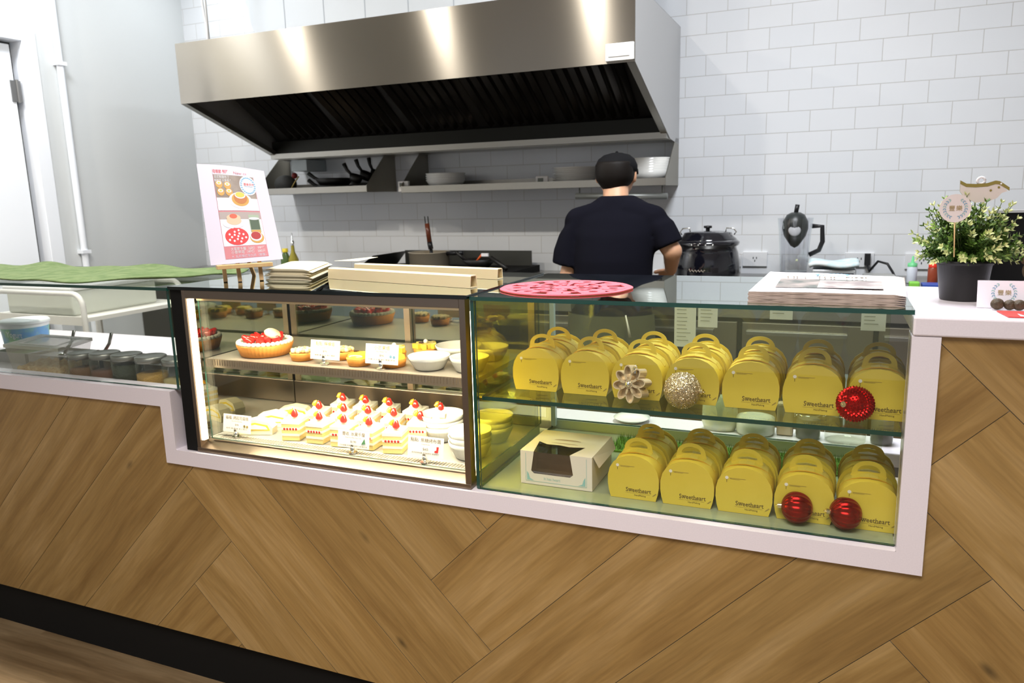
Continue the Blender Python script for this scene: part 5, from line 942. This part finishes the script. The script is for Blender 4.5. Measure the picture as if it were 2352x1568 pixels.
# soup kettle
t = thing('soup_kettle', (-.745, 2.42, .8805), 'big glossy black soup kettle with a lid beside the cook', 'kettle'); c = (-.745, 2.42, .8805); KB = mat('gloss_black_enamel', (.006, .006, .010), .10, coat=1.0)
b = B(); b.lathe([(0, 0), (.148, 0), (.156, .010), (.160, .035), (.158, .080), (.148, .130), (.138, .160), (.150, .166), (.153, .180), (.140, .192), (.0, .192)], KB, c, 64); b.obj('body', t)
b = B(); b.lathe([(.138, .193), (.136, .198), (.118, .212), (.114, .226), (.060, .234), (0, .236)], KB, c, 64); b.obj('lid', t); b = B(); b.lathe([(.010, .236), (.010, .246), (.020, .248), (.020, .258), (0, .260)], BLACK, c, 24); b.obj('knob', t)
for s_ in (-1, 1):
    b = B(); b.tube([(c[0] + s_ * .085, c[1], c[2] + .226), (c[0] + s_ * .088, c[1], c[2] + .247), (c[0] + s_ * .122, c[1], c[2] + .245), (c[0] + s_ * .135, c[1], c[2] + .228), (c[0] + s_ * .125, c[1], c[2] + .215)], .0035, CHROME, 8); b.obj('lid_clip', t)
b = B()
for k in range(4): a = -PI / 2 - .35 + k * .22; b.sph((c[0] + .1535 * math.cos(a), c[1] + .1535 * math.sin(a), c[2] + .174), .0045, CHROME, 8, 5)
b.obj('vent_dots', t); b = B(); b.tube([(c[0] - .065 + .0045 * k, c[1] - math.sqrt(.1615 ** 2 - (.065 - .0045 * k) ** 2), c[2] + .052 + (.010 if k in (0, 1) else .006) * math.sin(k * 1.9)) for k in range(19)], .0016, mat('kettle_script', (.55, .46, .36), .4), 5); b.obj('lettering', t)
# outlets
def outlet(x, z, w_, h_, lab, plug=False):
    t = thing('wall_outlet', (x, 2.697, z), lab, 'outlet', 'white outlets on the tiled wall'); b = B(); b.box(x - w_ / 2, x + w_ / 2, 2.688, 2.6995, z - h_ / 2, z + h_ / 2, mat('outlet_white', (.80, .81, .83), .35)); b.obj('plate', t, .002)
    b = B()
    for dx, dz in ((-.008, .006), (.008, .006), (0, -.008)): b.box(x + dx - .002, x + dx + .002, 2.6865, 2.6875, z + dz - .005, z + dz + .005, BLACK)
    b.obj('socket_slots', t)
    if plug: b = B(); b.cbox((x + .035, 2.672, z + .005), (.026, .03, .055), BLACK); b.tube([(x + .035, 2.665, z - .02), (x + .045, 2.64, z - .05), (x + .08, 2.62, z + .00), (x + .12, 2.60, z - .01), (x + .145, 2.58, z - .05), (x + .15, 2.50, z - .068)], .006, BLACK, 8); b.obj('plug', t)
outlet(-.545, .955, .12, .075, 'white outlet between the soup kettle and the blender'); outlet(-.055, .955, .13, .07, 'white outlet with a black plug right of the scale', True); outlet(.215, .950, .14, .075, 'white outlet behind the sauce bottles')
# blender
t = thing('blender', (-.345, 2.44, .8805), 'blender with a clear jug, black lid and black handle', 'blender'); c = (-.345, 2.44, .8805); SMOKE = pane_mat('jug_plastic', (.86, .87, .90), 1.2, .05)
b = B(); b.lathe([(0, 0), (.070, 0), (.066, .020), (.060, .040), (0, .041)], mat('blender_base', (.10, .10, .11), .3), c, 32); b.obj('base', t)
b = B(); b.lathe([(.060, .042), (.064, .10), (.072, .22), (.080, .290)], SMOKE, c, 32); b.lathe([(.0, .043), (.057, .042)], SMOKE, c, 32); b.obj('jug', t)
b = B(); b.lathe([(0, .150), (.018, .160), (.048, .205), (.058, .240), (.056, .275), (.040, .305), (.020, .316), (0, .318)], mat('dark_liner', (.03, .035, .035), .35), c, 32); b.sph((c[0], c[1] - .050, c[2] + .235), .028, mat('liner_white', (.8, .8, .8), .4), 16, 10, (1, .3, 1)); b.obj('inner_cup', t)
b = B(); b.tube([(c[0], c[1], c[2] + .31), (c[0] + .006, c[1], c[2] + .352)], .010, BLACK, 10); b.obj('lid_tab', t); b = B(); b.tube([(c[0] + .075, c[1], c[2] + .252), (c[0] + .118, c[1], c[2] + .250), (c[0] + .122, c[1], c[2] + .18), (c[0] + .108, c[1], c[2] + .140), (c[0] + .066, c[1], c[2] + .118)], .011, BLACK, 10); b.obj('handle', t)
# scale with towel on it
t = thing('induction_scale', (-.165, 2.38, .8805), 'silver and black two knob appliance under a folded cloth', 'appliance'); b = B(); b.box(-.260, -.075, 2.30, 2.50, .8805, .945, mat('appliance_silver', (.55, .57, .60), .35, .5)); b.obj('housing', t, .006); b = B(); b.box(-.250, -.085, 2.294, 2.2995, .885, .930, BLACK); b.obj('control_panel', t, .004)
for x in (-.222, -.155): b = B(); b.T = Matrix.Translation((x, 2.2935, .906)) @ Matrix.Rotation(PI / 2, 4, 'X'); b.cyl((0, 0, 0), .010, .012, CHROME, 20); b.obj('knob', t)
b = B(); vs = []
for j in range(9):
    for i in range(15): u, v = i / 14, j / 8; vs.append((-.275 + u * .21, 2.285 + v * .21, .972 + .006 * math.sin(u * 7 + v * 2) + .010 * math.sin(v * PI) - (.003 if i in (0, 14) else 0)))
b.add(vs, [(j * 15 + i, j * 15 + i + 1, j * 15 + i + 16, j * 15 + i + 15) for j in range(8) for i in range(14)], mat('kitchen_cloth', (.80, .84, .84), .8, vary=(25, (.60, .78, .82))), True); o = b.obj('folded_cloth'); so = o.modifiers.new('s', 'SOLIDIFY'); so.thickness = .018; so.offset = -1; tag(o, 'white and pale blue cloth folded on the two knob appliance', 'cloth')
b = B(); b.box(-.04, .095, 2.36, 2.58, .8805, .902, mat('grey_pad', (.42, .42, .40), .5)); tag(b.obj('flat_tray', None, .004), 'flat grey tray on the back counter under the plug cable', 'tray')
def squeeze(x, y, z, cm, bm, lab, h=.07):
    t = thing('sauce_bottle', (x, y, z), lab, 'bottle', 'squeeze bottles beside the plant'); b = B(); b.lathe([(0, 0), (.020, 0), (.021, .004), (.021, h), (.018, h + .004)], bm, (x, y, z), 24); b.obj('bottle_body', t); b = B(); b.lathe([(.0195, h + .004), (.0195, h + .018), (.008, h + .022), (.003, h + .050), (0, h + .051)], cm, (x, y, z), 24); b.obj('nozzle_cap', t)
squeeze(.152, 2.38, .8805, mat('mint_cap', (.18, .65, .28), .4), mat('pale_bottle', (.66, .70, .78), .3), 'clear squeeze bottle with a mint green cap, left of the plant'); squeeze(.232, 2.36, .8805, mat('red_cap', (.75, .03, .01), .4), mat('ketchup', (.28, .05, .02), .3), 'brown sauce squeeze bottle with a red cap, left of the plant')
b = B(); b.box(.18, .29, 2.20, 2.28, .8805, .897, mat('blue_box', (.04, .09, .42), .5)); tag(b.obj('blue_box', None, .003), 'small blue box in front of the squeeze bottles', 'box')
b = B(); b.box(.13, .17, 2.20, 2.25, .8805, .905, mat('lime_box', (.25, .65, .08), .5)); tag(b.obj('green_sponge', None, .005), 'bright green sponge beside the small blue box', 'sponge')
t = thing('spray_bottle', (-.925, 2.2, .8805), 'white and red spray bottle head beside the cook', 'bottle'); b = B(); b.lathe([(0, 0), (.026, 0), (.026, .03), (.010, .045)], mat('spray_white', (.85, .85, .88), .4), (-.925, 2.2, .8805), 20); b.cbox((-.930, 2.19, .935), (.05, .02, .02), MATS['spray_white']); b.obj('bottle_body', t); b = B(); b.cbox((-.895, 2.19, .938), (.018, .022, .026), mat('spray_red', (.7, .02, .02), .4)); b.obj('trigger', t)
# ================================================================ COOK
SKIN = mat('skin', (.60, .33, .20), .5, sss=.15); SHIRT = mat('black_tshirt', (.005, .005, .009), 1.0, spec=.1); HAIR = mat('dark_hair', (.006, .004, .003), .6, spec=.2); CAPC = mat('black_cap', (.006, .006, .007), .85, spec=.15); TRS = mat('dark_trousers', (.03, .03, .025), .85)
P = thing('person', (-1.0, 1.62, 0), 'person in black cap and black T-shirt seen from behind, working at the stove', 'person')
def V(*a): return Vector(a)
SH = 1.232
b = B()
b.rings([(V(-1.005, 1.60, .80), V(.145, 0, 0), V(0, .100, 0)), (V(-1.005, 1.60, .88), V(.150, 0, 0), V(0, .105, 0)), (V(-1.0, 1.60, .98), V(.130, 0, 0), V(0, .090, 0)), (V(-1.0, 1.62, 1.10), V(.145, 0, 0), V(0, .095, 0)), (V(-.995, 1.64, 1.18), V(.15, 0, 0), V(0, .080, .01)), (V(-.995, 1.66, 1.235), V(.10, 0, 0), V(0, .058, .01)), (V(-1.0, 1.68, 1.28), V(.052, 0, 0), V(0, .050, 0))], SKIN, 28)
b.capsule((-1.005, 1.68, 1.26), .056, (-1.018, 1.722, 1.345), .054, SKIN)      # neck
b.sph((-1.020, 1.748, 1.372), .090, SKIN, 28, 18, (.80, .92, 1.0)); b.sph((-1.020, 1.80, 1.345), .055, SKIN, 20, 12, (.95, .9, .9))
b.capsule((-1.020, 1.835, 1.385), .012, (-1.020, 1.848, 1.368), .014, SKIN)   # nose
for s_ in (-1, 1):
    b.sph((-1.020 + s_ * .079, 1.735, 1.375), .026, SKIN, 12, 8, (.35, .7, 1.15)); b.sph((-1.020 + s_ * .03, 1.825, 1.395), .012, SKIN, 8, 6)
arms = {-1: [(-1.148, 1.655, 1.190), (-1.185, 1.60, .975), (-1.120, 1.79, .930), (-1.105, 1.83, .93)], 1: [(-.852, 1.660, 1.195), (-.762, 1.63, 1.075), (-.800, 1.80, .985), (-.815, 1.84, .975)]}
for s_, (sh, el, wr, hd) in arms.items():
    b.capsule(sh, .044, el, .040, SKIN); b.capsule(el, .040, wr, .026, SKIN)
    w_ = Vector(wr); d_ = (Vector(hd) - w_).normalized(); side = d_.cross(Vector((0, 0, 1))).normalized()
    b.capsule(w_, .024, w_ + d_ * .075, .032, SKIN, 14, .55, side)
    for i, (of, ln) in enumerate(((-.027, .062), (-.009, .070), (.009, .066), (.026, .052))):
        k0 = w_ + d_ * .095 + side * of; k1 = k0 + d_ * ln * .5 + Vector((0, 0, -.006)); k2 = k1 + d_ * ln * .35 + Vector((0, 0, -.020)); b.capsule(k0 - d_ * .02, .0095, k1, .0088, SKIN, 10); b.capsule(k1, .0088, k2, .0075, SKIN, 10)
    t0 = w_ + d_ * .035 - side * s_ * .030; t1 = t0 - side * s_ * .025 + d_ * .030; b.capsule(t0, .0115, t1, .010, SKIN, 10); b.capsule(t1, .010, t1 + d_ * .028 + side * s_ * .004, .0085, SKIN, 10)
for s_ in (-1, 1):
    b.capsule((-1.003 + s_ * .078, 1.60, .84), .088, (-1.003 + s_ * .088, 1.615, .47), .056, SKIN); b.capsule((-1.003 + s_ * .088, 1.615, .47), .056, (-1.003 + s_ * .092, 1.59, .085), .038, SKIN); b.capsule((-1.003 + s_ * .092, 1.57, .045), .036, (-1.003 + s_ * .10, 1.70, .035), .030, SKIN)
merge_remesh(b, 'body', P, .0065, SKIN, 4)
b = B()   # T-shirt
b.rings([(V(-1.0, 1.59, .80), V(.170, 0, 0), V(0, .122, 0)), (V(-1.0, 1.60, .92), V(.162, 0, 0), V(0, .118, 0)), (V(-.998, 1.61, 1.04), V(.163, 0, 0), V(0, .115, 0)), (V(-.995, 1.635, 1.15), V(.176, 0, 0), V(0, .108, .01)), (V(-.993, 1.655, 1.215), V(.182, 0, 0), V(0, .092, .01)), (V(-.993, 1.670, 1.253), V(.142, 0, 0), V(0, .078, .01)), (V(-.998, 1.685, 1.283), V(.092, 0, 0), V(0, .070, .0)), (V(-1.003, 1.693, 1.297), V(.068, 0, 0), V(0, .062, .0))], SHIRT, 36)
b.capsule((-1.05, 1.655, 1.215), .070, (-1.150, 1.652, 1.192), .066, SHIRT); b.capsule((-.94, 1.655, 1.22), .070, (-.852, 1.655, 1.196), .066, SHIRT)
b.rings([(V(-1.150, 1.655, 1.205), V(.058, .0, .02), V(0, .064, 0)), (V(-1.175, 1.640, 1.165), V(.060, 0, .02), V(0, .064, 0)), (V(-1.192, 1.620, 1.09), V(.062, 0, .01), V(0, .064, 0)), (V(-1.192, 1.605, 1.018), V(.064, 0, -.012), V(0, .064, 0))], SHIRT, 24)
b.rings([(V(-.850, 1.660, 1.205), V(.056, 0, .01), V(0, .064, 0)), (V(-.820, 1.650, 1.175), V(.056, 0, .020), V(0, .066, 0)), (V(-.795, 1.640, 1.135), V(.052, 0, .026), V(0, .062, 0)), (V(-.776, 1.632, 1.098), V(.054, 0, .024), V(0, .062, 0))], SHIRT, 24)
merge_remesh(b, 't_shirt', P, .007, SHIRT, 8)
b = B(); b.sph((-1.003, 1.738, 1.378), .104, HAIR, 28, 18, (.80, .93, .98)); b.sph((-1.003, 1.668, 1.345), .045, HAIR, 16, 10, (1.2, .55, 1.0)); o = b.obj('tmp'); bpy.data.objects.remove(o)
b = B(); secs = []
for i in range(9):  # back-of-head hair shell
    z = 1.322 + i * .014; k = math.sqrt(max(.02, 1 - ((z - 1.385) / .115) ** 2)); tp = .70 + .30 * min(1, (z - 1.322) / .045); secs.append((V(-1.020, 1.722 + .012 * (1 - tp), z), V(.083 * k * tp, 0, 0), V(0, .086 * k * (.8 + .2 * tp), 0)))
b.rings(secs, HAIR, 32); merge_remesh(b, 'hair', P, .006, HAIR, 3)
b = B(); secs = [(V(-1.020, 1.742, 1.392), V(.0865, 0, 0), V(0, .1005, 0)), (V(-1.020, 1.742, 1.420), V(.0860, 0, 0), V(0, .100, 0)), (V(-1.020, 1.744, 1.445), V(.074, 0, 0), V(0, .088, 0)), (V(-1.020, 1.746, 1.462), V(.052, 0, 0), V(0, .064, 0)), (V(-1.020, 1.748, 1.4705), V(.020, 0, 0), V(0, .026, 0))]
b.rings(secs, CAPC, 36); b.rings([(V(-1.020, 1.83, 1.405), V(.07, 0, 0), V(0, .01, .004)), (V(-1.020, 1.90, 1.385), V(.055, 0, 0), V(0, .006, .003)), (V(-1.020, 1.915, 1.382), V(.03, 0, 0), V(0, .004, .003))], CAPC, 20); b.sph((-1.020, 1.748, 1.471), .007, CAPC, 10, 6); b.obj('cap', P)
b = B()
for s_ in (-1, 1): b.capsule((-1.003 + s_ * .078, 1.60, .86), .098, (-1.003 + s_ * .088, 1.615, .47), .072, TRS); b.capsule((-1.003 + s_ * .088, 1.615, .47), .072, (-1.003 + s_ * .092, 1.595, .12), .062, TRS)
merge_remesh(b, 'trousers', P, .008, TRS, 5)
for s_ in (-1, 1): b = B(); b.capsule((-1.003 + s_ * .092, 1.56, .050), .046, (-1.003 + s_ * .10, 1.71, .042), .040, BLACK); b.obj('shoe', P)
APR = mat('olive_apron', (.07, .065, .03), .8); b = B(); vs = []
for j in range(8):
    for i in range(25): a = PI * .04 + PI * .92 * i / 24 - PI; z = .83 - j * .07; r_ = 1.0 + .02 * j; vs.append((-1.0 + .182 * r_ * math.cos(a), 1.595 + .132 * r_ * math.sin(a) * (1 if j else 1), z))
b.add(vs, [(j * 25 + i, j * 25 + i + 1, j * 25 + i + 26, j * 25 + i + 25) for j in range(7) for i in range(24)], APR, True); b.obj('apron', P); b = B(); b.tube([(-.905, 1.455, .84), (-.895, 1.45, .80), (-.885, 1.445, .755)], .004, mat('apron_string', (.55, .50, .40), .7), 6, rr=[.003, .004, .006]); b.obj('apron_tie', P)
